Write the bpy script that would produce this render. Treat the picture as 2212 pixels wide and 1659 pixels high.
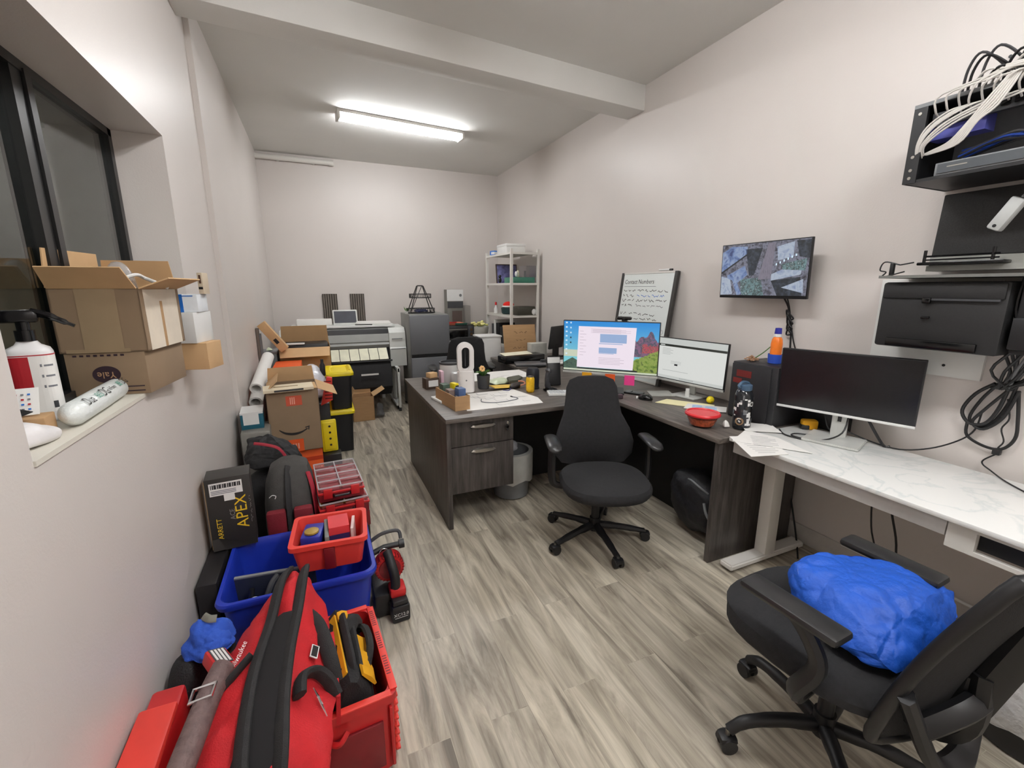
import bpy, bmesh, math, random
from mathutils import Vector, Matrix, noise
from math import sin, cos, pi, radians as R
for o in list(bpy.data.objects): bpy.data.objects.remove(o)
SC = bpy.context.scene; COL = SC.collection
rnd = random.Random(7)

# ------------------------------------------------ camera, world, exposure
cam = bpy.data.cameras.new('camera'); camo = bpy.data.objects.new('camera', cam); COL.objects.link(camo)
cam.sensor_fit = 'HORIZONTAL'; cam.sensor_width = 36.0; cam.lens = 36.0*952/2212
cam.clip_start = .02; cam.clip_end = 60
camo.location = (0, 0, 1.53); camo.rotation_euler = (R(90-12.3), 0, R(-23.6))
SC.camera = camo
SC.view_settings.view_transform = 'Standard'; SC.view_settings.look = 'None'
SC.view_settings.exposure = 0.0; SC.view_settings.gamma = 1.0
try: SC.view_settings.use_curve_mapping = False
except Exception: pass
w = bpy.data.worlds.new('world'); SC.world = w; w.use_nodes = True
w.node_tree.nodes['Background'].inputs[0].default_value = (.5, .52, .55, 1)
w.node_tree.nodes['Background'].inputs[1].default_value = 0.05
TUBE_STRENGTH = 95.0
SCREEN = 0.88

# ------------------------------------------------ materials
def lin(h):
    if isinstance(h, str):
        c = [int(h[i:i+2], 16)/255 for i in (0, 2, 4)]
    else: c = [v/255 for v in h]
    return tuple((v/12.92 if v <= .04045 else ((v+.055)/1.055)**2.4) for v in c)+(1,)
MATS = {}
def mat(name, col, rough=.6, metal=0, var=.08, scale=12, bump=0, bscale=60, stretch=(1, 1, 1), spec=None, alpha=None, trans=0, coat=0):
    if name in MATS: return MATS[name]
    m = bpy.data.materials.new(name); m.use_nodes = True; nt = m.node_tree; N = nt.nodes; L = nt.links
    b = N['Principled BSDF']; c = lin(col)
    b.inputs['Roughness'].default_value = rough; b.inputs['Metallic'].default_value = metal
    if spec is not None: b.inputs['Specular IOR Level'].default_value = spec
    if alpha is not None: b.inputs['Alpha'].default_value = alpha
    if trans: b.inputs['Transmission Weight'].default_value = trans
    if coat: b.inputs['Coat Weight'].default_value = coat
    tc = N.new('ShaderNodeTexCoord'); mp = N.new('ShaderNodeMapping'); mp.inputs['Scale'].default_value = stretch
    L.new(tc.outputs['Object'], mp.inputs[0])
    if var:
        n = N.new('ShaderNodeTexNoise'); n.inputs['Scale'].default_value = scale; n.inputs['Detail'].default_value = 4
        L.new(mp.outputs[0], n.inputs[0])
        r = N.new('ShaderNodeValToRGB'); r.color_ramp.elements[0].position = .3; r.color_ramp.elements[1].position = .7
        r.color_ramp.elements[0].color = tuple(v*(1-var) for v in c[:3])+(1,)
        r.color_ramp.elements[1].color = tuple(min(1, v*(1+var)) for v in c[:3])+(1,)
        L.new(n.outputs[0], r.inputs[0]); L.new(r.outputs[0], b.inputs['Base Color'])
    else: b.inputs['Base Color'].default_value = c
    if bump:
        n2 = N.new('ShaderNodeTexNoise'); n2.inputs['Scale'].default_value = bscale; n2.inputs['Detail'].default_value = 3
        L.new(mp.outputs[0], n2.inputs[0])
        bp = N.new('ShaderNodeBump'); bp.inputs['Strength'].default_value = bump; bp.inputs['Distance'].default_value = .01
        L.new(n2.outputs[0], bp.inputs['Height']); L.new(bp.outputs[0], b.inputs['Normal'])
    MATS[name] = m; return m
def emis(name, col, s):
    if name in MATS: return MATS[name]
    m = bpy.data.materials.new(name); m.use_nodes = True; b = m.node_tree.nodes['Principled BSDF']
    b.inputs['Base Color'].default_value = (.02, .02, .02, 1); b.inputs['Emission Color'].default_value = lin(col)
    b.inputs['Emission Strength'].default_value = s; b.inputs['Roughness'].default_value = .4
    MATS[name] = m; return m
def emis_noise(name, cols, scale, s, vor=False, stretch=(1, 1, 1)):
    m = emis(name, 'ffffff', s); nt = m.node_tree; N = nt.nodes; L = nt.links
    tc = N.new('ShaderNodeTexCoord'); mp = N.new('ShaderNodeMapping'); mp.inputs['Scale'].default_value = stretch
    L.new(tc.outputs['Object'], mp.inputs[0])
    n = N.new('ShaderNodeTexNoise'); n.inputs['Scale'].default_value = scale; n.inputs['Detail'].default_value = 5; n.inputs['Distortion'].default_value = .6 if not vor else 2
    L.new(mp.outputs[0], n.inputs[0])
    r = N.new('ShaderNodeValToRGB'); e = r.color_ramp.elements
    while len(e) < len(cols): e.new(.5)
    for i, c in enumerate(cols): e[i].position = .3+.4*i/(len(cols)-1); e[i].color = lin(c)
    L.new(n.outputs[0], r.inputs[0]); L.new(r.outputs[0], N['Principled BSDF'].inputs['Emission Color'])
    return m
def wood(name, c1, c2, stretch):
    if name in MATS: return MATS[name]
    m = bpy.data.materials.new(name); m.use_nodes = True; nt = m.node_tree; N = nt.nodes; L = nt.links; b = N['Principled BSDF']
    tc = N.new('ShaderNodeTexCoord'); mp = N.new('ShaderNodeMapping'); mp.inputs['Scale'].default_value = stretch
    L.new(tc.outputs['Object'], mp.inputs[0]); n = N.new('ShaderNodeTexNoise'); n.inputs['Scale'].default_value = 5; n.inputs['Detail'].default_value = 7
    n.inputs['Roughness'].default_value = .65; n.inputs['Distortion'].default_value = .4
    L.new(mp.outputs[0], n.inputs[0]); r = N.new('ShaderNodeValToRGB'); r.color_ramp.elements[0].position = .32; r.color_ramp.elements[1].position = .68
    r.color_ramp.elements[0].color = lin(c1); r.color_ramp.elements[1].color = lin(c2)
    L.new(n.outputs[0], r.inputs[0]); L.new(r.outputs[0], b.inputs['Base Color']); b.inputs['Roughness'].default_value = .45
    MATS[name] = m; return m
def floor_mat():
    m = bpy.data.materials.new('vinyl_planks'); m.use_nodes = True; nt = m.node_tree; N = nt.nodes; L = nt.links; b = N['Principled BSDF']
    tc = N.new('ShaderNodeTexCoord'); mp = N.new('ShaderNodeMapping'); mp.inputs['Rotation'].default_value = (0, 0, R(90))
    L.new(tc.outputs['Object'], mp.inputs[0])
    br = N.new('ShaderNodeTexBrick'); br.offset = .37; br.inputs['Scale'].default_value = 1; br.inputs['Brick Width'].default_value = 1.22
    br.inputs['Row Height'].default_value = .15; br.inputs['Mortar Size'].default_value = .0012; br.inputs['Mortar Smooth'].default_value = .3
    br.inputs['Color1'].default_value = (0, 0, 0, 1); br.inputs['Color2'].default_value = (1, 1, 1, 1); br.inputs['Mortar'].default_value = (.4, .4, .4, 1); br.inputs['Bias'].default_value = 0
    L.new(mp.outputs[0], br.inputs[0])
    # per-plank offset of the grain
    ad = N.new('ShaderNodeVectorMath'); ad.operation = 'MULTIPLY_ADD'; ad.inputs[1].default_value = (3.1, 7.3, 5)
    L.new(br.outputs[0], ad.inputs[0]); L.new(tc.outputs['Object'], ad.inputs[2])
    m2 = N.new('ShaderNodeMapping'); m2.inputs['Scale'].default_value = (1, .10, 1); L.new(ad.outputs[0], m2.inputs[0])
    n = N.new('ShaderNodeTexNoise'); n.inputs['Scale'].default_value = 17; n.inputs['Detail'].default_value = 8; n.inputs['Roughness'].default_value = .62; n.inputs['Distortion'].default_value = .9
    L.new(m2.outputs[0], n.inputs[0])
    r = N.new('ShaderNodeValToRGB'); e = r.color_ramp.elements; e[0].position = .33; e[0].color = lin('7d756a'); e[1].position = .66; e[1].color = lin('dcd4c4')
    x = e.new(.49); x.color = lin('b6ad9e')
    L.new(n.outputs[0], r.inputs[0])
    m3 = N.new('ShaderNodeMapping'); m3.inputs['Scale'].default_value = (1, .25, 1); L.new(ad.outputs[0], m3.inputs[0])
    n3 = N.new('ShaderNodeTexNoise'); n3.inputs['Scale'].default_value = 3; n3.inputs['Detail'].default_value = 2; L.new(m3.outputs[0], n3.inputs[0])
    mx = N.new('ShaderNodeMixRGB'); mx.blend_type = 'MULTIPLY'; mx.inputs[0].default_value = .55
    r3 = N.new('ShaderNodeValToRGB'); r3.color_ramp.elements[0].position = .3; r3.color_ramp.elements[0].color = (.55, .53, .5, 1); r3.color_ramp.elements[1].position = .7; r3.color_ramp.elements[1].color = (1, .99, .95, 1)
    L.new(n3.outputs[0], r3.inputs[0]); L.new(r.outputs[0], mx.inputs[1]); L.new(r3.outputs[0], mx.inputs[2])
    mx2 = N.new('ShaderNodeMixRGB'); mx2.blend_type = 'MULTIPLY'; mx2.inputs[0].default_value = .6
    r4 = N.new('ShaderNodeValToRGB'); r4.color_ramp.elements[0].color = (.75, .75, .75, 1); r4.color_ramp.elements[1].color = (1, 1, .97, 1)
    L.new(br.outputs[0], r4.inputs[0]); L.new(mx.outputs[0], mx2.inputs[1]); L.new(r4.outputs[0], mx2.inputs[2])
    L.new(mx2.outputs[0], b.inputs['Base Color']); b.inputs['Roughness'].default_value = .42
    bp = N.new('ShaderNodeBump'); bp.inputs['Strength'].default_value = .15; bp.inputs['Distance'].default_value = .003; L.new(n.outputs[0], bp.inputs['Height']); L.new(bp.outputs[0], b.inputs['Normal'])
    return m
def glass_mat(name='window_glass', tint=(.8, .84, .83, 1), ior=1.6):
    if name in MATS: return MATS[name]
    m = bpy.data.materials.new(name); m.use_nodes = True; nt = m.node_tree; N = nt.nodes; L = nt.links
    N.remove(N['Principled BSDF']); out = N['Material Output']
    t = N.new('ShaderNodeBsdfTransparent'); t.inputs[0].default_value = tint
    g = N.new('ShaderNodeBsdfGlossy'); g.inputs['Roughness'].default_value = .03
    lw = N.new('ShaderNodeLayerWeight'); lw.inputs[0].default_value = .5; pw = N.new('ShaderNodeMath'); pw.operation = 'POWER'; pw.inputs[1].default_value = 3.5; L.new(lw.outputs['Facing'], pw.inputs[0])
    f = N.new('ShaderNodeMath'); f.operation = 'MULTIPLY_ADD'; f.inputs[1].default_value = .8; f.inputs[2].default_value = (ior-1)*.07; L.new(pw.outputs[0], f.inputs[0]); x = N.new('ShaderNodeMixShader')
    L.new(f.outputs[0], x.inputs[0]); L.new(t.outputs[0], x.inputs[1]); L.new(g.outputs[0], x.inputs[2]); L.new(x.outputs[0], out.inputs[0])
    MATS[name] = m; return m

WALL = mat('greige_wall_paint', (216, 209, 204), .38, var=.015, scale=2, bump=.06, bscale=140, spec=.35)
CEIL = mat('ceiling_paint', (226, 225, 221), .8, var=.02, scale=2, bump=.08, bscale=120)
CARD = mat('kraft_cardboard', (178, 142, 102), .85, var=.06, scale=9, stretch=(1, 1, 6))
CARDI = mat('kraft_cardboard_pale', (205, 168, 124), .85, var=.05, scale=9)
CARDD = mat('kraft_cardboard_grey', (140, 118, 94), .85, var=.06, scale=9)
TAPE = mat('packing_tape', (160, 138, 110), .25, var=.04)
WHITE = mat('white_plastic', (228, 228, 226), .4, var=.02)
PAPER = mat('white_paper', (238, 236, 232), .7, var=.02)
BLACK = mat('black_plastic', (24, 24, 26), .45, var=.1)
BLACKG = mat('black_gloss', (12, 12, 14), .15, var=0)
FAB = mat('black_fabric', (33, 33, 35), .95, var=.15, scale=60, bump=.25, bscale=400)
MESHF = mat('black_mesh_fabric', (26, 26, 28), .85, var=.2, scale=120, bump=.3, bscale=500)
GREYP = mat('grey_plastic', (120, 122, 124), .5)
DGREY = mat('dark_grey_plastic', (62, 63, 66), .5)
METAL = mat('satin_metal', (190, 186, 178), .3, metal=1, var=.03)
CHROME = mat('chrome', (220, 220, 222), .12, metal=1, var=0)
RED = mat('red_plastic', (190, 34, 36), .4, var=.06)
CORAL = mat('coral_red_plastic', (222, 62, 52), .45, var=.05)
DRED = mat('dark_red_plastic', (118, 18, 26), .45, var=.08)
REDF = mat('red_nylon_fabric', (192, 26, 34), .75, var=.12, scale=14, bump=.3, bscale=260)
BLKF = mat('black_nylon_webbing', (36, 35, 36), .8, var=.15, scale=40, bump=.3, bscale=400)
BLUE = mat('blue_plastic', (28, 52, 168), .38, var=.05)
BLUEB = mat('blue_crinkled_fabric', (22, 84, 190), .55, var=.10, scale=10, bump=.5, bscale=45)
YEL = mat('yellow_plastic', (246, 222, 30), .4, var=.03)
YELF = mat('yellow_nylon_fabric', (226, 164, 20), .75, var=.1)
ORANGE = mat('orange_print', (232, 92, 28), .6, var=.05)
GREEN = mat('green_plastic', (44, 120, 84), .5)
TEAL = mat('teal_print', (24, 92, 112), .5)
INK = mat('black_ink', (30, 28, 28), .7, var=0)
INKG = mat('grey_ink', (120, 122, 128), .7, var=0)
BLUEP = mat('blue_print', (30, 110, 200), .5, var=0)
PINK = mat('pink_paper', (245, 70, 150), .6, var=0)
YPAP = mat('pale_yellow_paper', (248, 240, 190), .7, var=.02)
LEAF = mat('leaf_green', (70, 110, 50), .6, var=.3, scale=60)
MARBLE = mat('white_marble_laminate', (236, 236, 232), .22, var=.03, scale=3)
WHM = mat('white_painted_metal', (225, 222, 216), .4, var=.02)
CLEAR = glass_mat('clear_plastic', (.86, .86, .88, 1), 1.35)
FROST = mat('cloudy_plastic_film', (222, 222, 226), .25, var=.05, alpha=.45)
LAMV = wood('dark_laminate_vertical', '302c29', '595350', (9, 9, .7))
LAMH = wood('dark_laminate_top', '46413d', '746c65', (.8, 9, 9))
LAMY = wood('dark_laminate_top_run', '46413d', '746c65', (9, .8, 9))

# ------------------------------------------------ mesh builder
def frame(o, x, y):
    x = Vector(x).normalized(); y = Vector(y); z = x.cross(y).normalized(); y = z.cross(x)
    M = Matrix((x, y, z)).transposed().to_4x4(); M.translation = Vector(o); return M
def cr(pts, n=6, closed=False):
    P = [Vector(p) for p in pts]; out = []; k = len(P)
    if k < 3 and not closed: return P
    for i in range(k if closed else k-1):
        if closed: a, b, c, d = P[(i-1) % k], P[i], P[(i+1) % k], P[(i+2) % k]
        else: a = P[max(i-1, 0)]; b = P[i]; c = P[i+1]; d = P[min(i+2, k-1)]
        for j in range(n):
            t = j/n; out.append(.5*((2*b)+(c-a)*t+(2*a-5*b+4*c-d)*t*t+(3*b-a-3*c+d)*t**3))
    if not closed: out.append(P[-1])
    return out
TXT = {}
class MB:
    def __init__(s, M=None): s.v = []; s.f = []; s.fm = []; s.fs = []; s.mats = []; s.M = M or Matrix()
    def mi(s, m):
        if m not in s.mats: s.mats.append(m)
        return s.mats.index(m)
    def add(s, vs, fs, m, smooth=True, M=None):
        b = len(s.v); T = s.M @ M if M is not None else s.M
        s.v += [tuple(T @ Vector(p)) for p in vs]; k = s.mi(m)
        for f in fs: s.f.append([b+i for i in f]); s.fm.append(k); s.fs.append(smooth)
        return s
    def frombm(s, bm, m, M=None, smooth=True):
        bm.verts.index_update(); s.add([v.co.copy() for v in bm.verts], [[v.index for v in f.verts] for f in bm.faces], m, smooth, M); bm.free(); return s
    def box(s, x0, x1, y0, y1, z0, z1, m, bev=0, M=None, seg=2):
        if x0 > x1: x0, x1 = x1, x0
        if y0 > y1: y0, y1 = y1, y0
        if z0 > z1: z0, z1 = z1, z0
        if not bev:
            V = [(x, y, z) for z in (z0, z1) for y in (y0, y1) for x in (x0, x1)]
            return s.add(V, [(0, 2, 3, 1), (4, 5, 7, 6), (0, 1, 5, 4), (2, 6, 7, 3), (0, 4, 6, 2), (1, 3, 7, 5)], m, False, M)
        bm = bmesh.new(); bmesh.ops.create_cube(bm, size=1)
        for v in bm.verts: v.co = ((x0+x1)/2+v.co.x*(x1-x0), (y0+y1)/2+v.co.y*(y1-y0), (z0+z1)/2+v.co.z*(z1-z0))
        bev = min(bev, .49*min(x1-x0, y1-y0, z1-z0))
        bmesh.ops.bevel(bm, geom=bm.edges[:], offset=bev, segments=seg, affect='EDGES', profile=.5)
        return s.frombm(bm, m, M)
    def cb(s, c, d, m, bev=0, M=None, seg=2):
        return s.box(c[0]-d[0]/2, c[0]+d[0]/2, c[1]-d[1]/2, c[1]+d[1]/2, c[2]-d[2]/2, c[2]+d[2]/2, m, bev, M, seg)
    def loft(s, rings, m, cap=True, M=None, close=True, smooth=True):
        n = len(rings[0]); V = [p for r in rings for p in r]; F = []
        for i in range(len(rings)-1):
            for j in range(n if close else n-1):
                k = (j+1) % n; F.append((i*n+j, i*n+k, (i+1)*n+k, (i+1)*n+j))
        if cap: F.append(tuple(reversed(range(n)))); F.append(tuple((len(rings)-1)*n+j for j in range(n)))
        return s.add(V, F, m, smooth, M)
    def lathe(s, prof, m, c=(0, 0, 0), n=24, M=None, cap=True):
        rings = [[(c[0]+max(r, .0002)*cos(2*pi*k/n), c[1]+max(r, .0002)*sin(2*pi*k/n), c[2]+z) for k in range(n)] for r, z in prof]
        return s.loft(rings, m, cap, M)
    def cyl(s, p0, p1, r0, m, r1=None, n=16, M=None):
        p0 = Vector(p0); p1 = Vector(p1); r1 = r0 if r1 is None else r1; d = (p1-p0).normalized()
        a = d.orthogonal().normalized(); b = d.cross(a)
        return s.loft([[p+(a*cos(2*pi*k/n)+b*sin(2*pi*k/n))*r for k in range(n)] for p, r in ((p0, r0), (p1, r1))], m, True, M)
    def tube(s, pts, r, m, n=8, M=None, smooth=5, closed=False, flat=1.0):
        P = cr(pts, smooth, closed) if smooth else [Vector(p) for p in pts]
        rings = []; a = None
        for i, p in enumerate(P):
            if closed: d = (P[(i+1) % len(P)]-P[i-1])
            else: d = P[min(i+1, len(P)-1)]-P[max(i-1, 0)]
            if d.length < 1e-9: d = Vector((0, 0, 1))
            d.normalize()
            a = (d.orthogonal() if a is None else a-d*a.dot(d)).normalized(); b = d.cross(a)
            rr = r[min(int(i*len(r)/len(P)), len(r)-1)] if isinstance(r, (list, tuple)) else r
            rings.append([p+(a*cos(2*pi*k/n)+b*sin(2*pi*k/n)*flat)*rr for k in range(n)])
        if closed: rings.append(rings[0])
        return s.loft(rings, m, not closed, M)
    def prism(s, poly, d, m, M=None, bev=0, smooth=False):
        # poly in local XY, thickness d along +Z
        n = len(poly); V = [(p[0], p[1], 0) for p in poly]+[(p[0], p[1], d) for p in poly]
        F = [tuple(reversed(range(n))), tuple(range(n, 2*n))]+[(i, (i+1) % n, n+(i+1) % n, n+i) for i in range(n)]
        if bev:
            bm = bmesh.new(); vs = [bm.verts.new(v) for v in V]
            for f in F: bm.faces.new([vs[i] for i in f])
            bmesh.ops.bevel(bm, geom=bm.edges[:], offset=bev, segments=2, affect='EDGES')
            return s.frombm(bm, m, M)
        return s.add(V, F, m, smooth, M)
    def quad(s, pts, m, M=None): return s.add(pts, [tuple(range(len(pts)))], m, False, M)
    def panel(s, pts, t, m, M=None):
        # a thick sheet through coplanar-ish points, thickness t along its normal
        P = [Vector(p) for p in pts]; nn = (P[1]-P[0]).cross(P[-1]-P[0]).normalized()*t; n = len(P)
        V = P+[p+nn for p in P]
        return s.add(V, [tuple(reversed(range(n))), tuple(range(n, 2*n))]+[(i, (i+1) % n, n+(i+1) % n, n+i) for i in range(n)], m, False, M)
    def sph(s, c, r, m, n=16, k=10, M=None):
        r = (r, r, r) if not isinstance(r, (tuple, list)) else r
        return s.loft([[(c[0]+r[0]*sin(pi*i/k+1e-3)*cos(2*pi*j/n), c[1]+r[1]*sin(pi*i/k+1e-3)*sin(2*pi*j/n), c[2]-r[2]*cos(pi*i/k)) for j in range(n)] for i in range(k+1)], m, True, M)
    def blob(s, pts, m, cuts=3, amp=.01, freq=12, seed=0, M=None, smooth=2):
        bm = bmesh.new(); [bm.verts.new(p) for p in pts]
        r = bmesh.ops.convex_hull(bm, input=bm.verts[:])
        bmesh.ops.delete(bm, geom=[g for g in set(r['geom_interior']+r['geom_unused']) if isinstance(g, bmesh.types.BMVert)], context='VERTS')
        for _ in range(cuts):
            bmesh.ops.subdivide_edges(bm, edges=bm.edges[:], cuts=1, use_grid_fill=True)
            bmesh.ops.triangulate(bm, faces=bm.faces[:])
            for _ in range(smooth): bmesh.ops.smooth_vert(bm, verts=bm.verts[:], factor=.35, use_axis_x=True, use_axis_y=True, use_axis_z=True)
        bm.normal_update(); off = Vector((seed*3.7, seed*1.3, seed*7.1))
        for v in bm.verts:
            h = noise.fractal(v.co*freq+off, 1.0, 2.0, 3); q = 1-abs(noise.noise(v.co*freq*.6+off))*2
            v.co += v.normal*(amp*h+amp*.8*q)
        return s.frombm(bm, m, M)
    def crumple(s, pts, m, cuts=4, amp=.012, freq=10, seed=0):
        # sharp creases from cell borders on top of a hull
        bm = bmesh.new(); [bm.verts.new(p) for p in pts]
        r = bmesh.ops.convex_hull(bm, input=bm.verts[:])
        bmesh.ops.delete(bm, geom=[g for g in set(r['geom_interior']+r['geom_unused']) if isinstance(g, bmesh.types.BMVert)], context='VERTS')
        off = Vector((seed*3.7, seed*1.3, seed*7.1))
        for k in range(cuts):
            bmesh.ops.subdivide_edges(bm, edges=bm.edges[:], cuts=1, use_grid_fill=True)
            bmesh.ops.triangulate(bm, faces=bm.faces[:])
            if k < 3: bmesh.ops.smooth_vert(bm, verts=bm.verts[:], factor=.3, use_axis_x=True, use_axis_y=True, use_axis_z=True)
        bm.normal_update()
        for v in bm.verts:
            q = v.co+Vector((noise.noise(v.co*freq*.7+off), noise.noise(v.co*freq*.7-off), noise.noise(v.co*freq*.7+off*2)))*.02
            d, _ = noise.voronoi(q*freq+off); d2, _ = noise.voronoi(q*freq*2.3+off)
            v.co += v.normal*(amp*(min(d[1]-d[0], .6)*2-.6)+amp*.45*(min(d2[1]-d2[0], .5)*2-.5))
        return s.frombm(bm, m)
    def text(s, t, size, m, M, ext=.0004, sx=1.0):
        key = t
        if key not in TXT:
            cu = bpy.data.curves.new('t', 'FONT'); cu.body = t; cu.size = 1; cu.align_x = 'CENTER'; cu.align_y = 'CENTER'; cu.resolution_u = 2
            o = bpy.data.objects.new('t', cu); COL.objects.link(o); bpy.context.view_layer.update()
            me = bpy.data.meshes.new_from_object(o.evaluated_get(bpy.context.evaluated_depsgraph_get()))
            TXT[key] = ([tuple(v.co) for v in me.vertices], [tuple(p.vertices) for p in me.polygons])
            bpy.data.objects.remove(o); bpy.data.curves.remove(cu); bpy.data.meshes.remove(me)
        V, F = TXT[key]
        return s.add([(v[0]*size*sx, v[1]*size, ext) for v in V], F, m, False, M)
    def scribble(s, x0, x1, y, h, m, M, seed=0, t=.0012, ext=.0006):
        # a handwritten-looking line made of short word-like strokes
        r = random.Random(seed); x = x0
        while x < x1:
            wl = r.uniform(.02, .06)*(abs(x1-x0)/.4+.5); wl = min(wl, x1-x); n = max(3, int(wl/h*2))
            pts = [(x+wl*i/n, y+r.uniform(-h, h)*.5) for i in range(n+1)]
            for a, b in zip(pts, pts[1:]):
                d = Vector((b[0]-a[0], b[1]-a[1], 0)); 
                if d.length < 1e-6: continue
                q = Vector((-d.y, d.x, 0)).normalized()*t/2
                s.add([(a[0]-q.x, a[1]-q.y, ext), (b[0]-q.x, b[1]-q.y, ext), (b[0]+q.x, b[1]+q.y, ext), (a[0]+q.x, a[1]+q.y, ext)], [(0, 1, 2, 3)], m, False, M)
            x += wl+h*.8
        return s
    def mesh(s, name, inv=None):
        me = bpy.data.meshes.new(name); V = [tuple(inv @ Vector(p)) for p in s.v] if inv is not None else s.v
        me.from_pydata(V, [], s.f); me.update()
        for m in s.mats: me.materials.append(m)
        me.polygons.foreach_set('material_index', s.fm); me.polygons.foreach_set('use_smooth', s.fs)
        bm = bmesh.new(); bm.from_mesh(me)
        bmesh.ops.recalc_face_normals(bm, faces=[f for f in bm.faces if len(f.verts)]) if s.solid() else None
        bm.to_mesh(me); bm.free()
        me.set_sharp_from_angle(angle=R(38)); return me
    def solid(s): return True
def props(o, label, cat, group=None, kind=None):
    if label: o['label'] = label
    if cat: o['category'] = cat
    if group: o['group'] = group
    if kind: o['kind'] = kind
class Thing:
    def __init__(s, name, label, cat, loc, rz=0, group=None, rx=0, ry=0):
        s.root = bpy.data.objects.new(name, None); COL.objects.link(s.root); s.root.empty_display_size = .05
        s.root.location = loc; s.root.rotation_euler = (R(rx), R(ry), R(rz)); props(s.root, label, cat, group)
        s.mw = Matrix.LocRotScale(Vector(loc), s.root.rotation_euler, None); s.inv = s.mw.inverted()
    def add(s, name, mb, parent=None, label=None, world=False, kind=None):
        o = bpy.data.objects.new(name, mb.mesh(name, s.inv if world else None)); COL.objects.link(o); o.parent = parent or s.root
        if label: o['label'] = label
        if kind: o['kind'] = kind
        return o
def solo(name, mb, label, cat, group=None, loc=None, kind=None):
    xs = [v[0] for v in mb.v]; ys = [v[1] for v in mb.v]; zs = [v[2] for v in mb.v]
    c = Vector(loc) if loc else Vector(((min(xs)+max(xs))/2, (min(ys)+max(ys))/2, min(zs)))
    o = bpy.data.objects.new(name, mb.mesh(name, Matrix.Translation(-c))); COL.objects.link(o); o.location = c
    props(o, label, cat, group, kind); return o
def struct(name, mb): 
    o = bpy.data.objects.new(name, mb.mesh(name)); COL.objects.link(o); o['kind'] = 'structure'; return o
def copy_tree(o, parent=None):
    c = o.copy(); COL.objects.link(c); c.parent = parent
    for ch in list(o.children): copy_tree(ch, c)
    return c

# ------------------------------------------------ room shell
WL, WL2, WR_, WB, WF, H = -.56, -.53, 2.62, 6.55, -1.3, 3.15
struct('floor', MB().box(-.8, 2.8, WF-.1, WB+.1, -.06, 0, floor_mat()))
struct('ceiling', MB().box(-.8, 2.8, WF-.1, WB+.1, H, H+.08, CEIL))
struct('wall_back', MB().box(-.8, 2.8, WB, WB+.1, 0, H, WALL))
struct('wall_front', MB().box(-.8, 2.8, WF-.1, WF, 0, H, WALL))
struct('wall_right', MB().box(WR_, WR_+.1, WF, WB, 0, H, WALL))
wy0, wy1, wz0, wz1, wx = 1.17, 2.57, 1.17, 2.186, -.74
b = MB()
b.box(wx, WL, WF, wy0, 0, H, WALL); b.box(wx, WL, wy1, 3.38, 0, H, WALL)
b.box(wx, WL, wy0, wy1, 0, wz0, WALL); b.box(wx, WL, wy0, wy1, wz1, H, WALL)
b.box(wx, WL2, 3.38, WB, 0, H, WALL)
struct('wall_left', b)
struct('trim_1', MB(Matrix.Translation((1.03, 3.2, 0)) @ Matrix.Rotation(R(4.5), 4, 'Z')).box(-1.75, 1.75, -.06, .16, 2.96, H+.02, CEIL, .006)) 
WPT = mat('white_sill_paint', (222, 217, 205), .45, var=.05, scale=6)
struct('trim_2', MB().box(wx+.002, WL+.004, wy0+.001, wy1-.001, wz0, wz0+.012, WPT))
SHC = mat('baseboard_paint', (196, 192, 186), .5)
struct('baseboard_right', MB().box(WR_-.014, WR_, WF, WB, 0, .11, SHC, .003))
struct('baseboard_back', MB().box(WL2, WR_-.014, WB-.014, WB, 0, .11, SHC, .003))
struct('baseboard_left', MB().box(WL, WL+.012, WF, 3.37, 0, .10, SHC, .003).box(WL2, WL2+.012, 3.38, WB-.014, 0, .10, SHC, .003))
# window
WFR = mat('black_window_frame', (30, 30, 30), .35, var=.05)
fr = MB(); X0, X1 = wx-.05, wx+.0
fr.box(X0, X1, wy0, wy1, wz0, wz0+.035, WFR).box(X0, X1, wy0, wy1, wz1-.03, wz1, WFR).box(X0, X1, wy0, wy0+.03, wz0, wz1, WFR).box(X0, X1, wy1-.035, wy1, wz0, wz1, WFR)
fr.box(X0-.01, X1-.004, 1.87, 1.925, wz0+.02, wz1-.02, WFR).box(X0, X1+.004, 1.93, 1.965, wz0+.02, wz1-.02, WFR)
wo = struct('window_1', fr)
for i, (a, c, xx) in enumerate(((wy0+.02, 1.88, wx-.03), (1.95, wy1-.02, wx-.018))):
    p = bpy.data.objects.new('pane', MB().box(xx-.002, xx+.002, a, c, wz0+.03, wz1-.02, glass_mat()).mesh('pane')); COL.objects.link(p); p.parent = wo
# space beyond the window
OUT = mat('outer_room_paint', (168, 172, 164), .8)
o2 = MB(); o2.box(-2.4, -2.3, -.6, 4.2, 0, 3.1, OUT); o2.box(-2.4, wx-.06, 4.1, 4.2, 0, 3.1, OUT); o2.box(-2.4, wx-.06, -.7, -.6, 0, 3.1, OUT)
o2.box(-2.4, wx-.06, -.7, 4.2, -.06, 0, OUT); o2.box(-2.4, wx-.06, -.7, 4.2, 3.1, 3.16, OUT); o2.box(-2.3, -1.9, 2.9, 3.2, 0, 3.1, OUT)
struct('wall_outer', o2)
OL = Thing('ceiling_light', 'added unseen round fill lamp beyond the window, above the glass', 'ceiling light', (-1.5, 1.2, 3.1)); OL.add('housing', MB().lathe([(.12, -.03), (.13, -.02), (.13, 0), (.001, 0)], WHM)); OL.add('diffuser', MB().lathe([(.001, -.06), (.08, -.05), (.115, -.03), (.001, -.028)], emis('outer_fill_glow', (250, 252, 246), 40)))  # added unseen lamp, brightens the space seen through the glass

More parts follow.
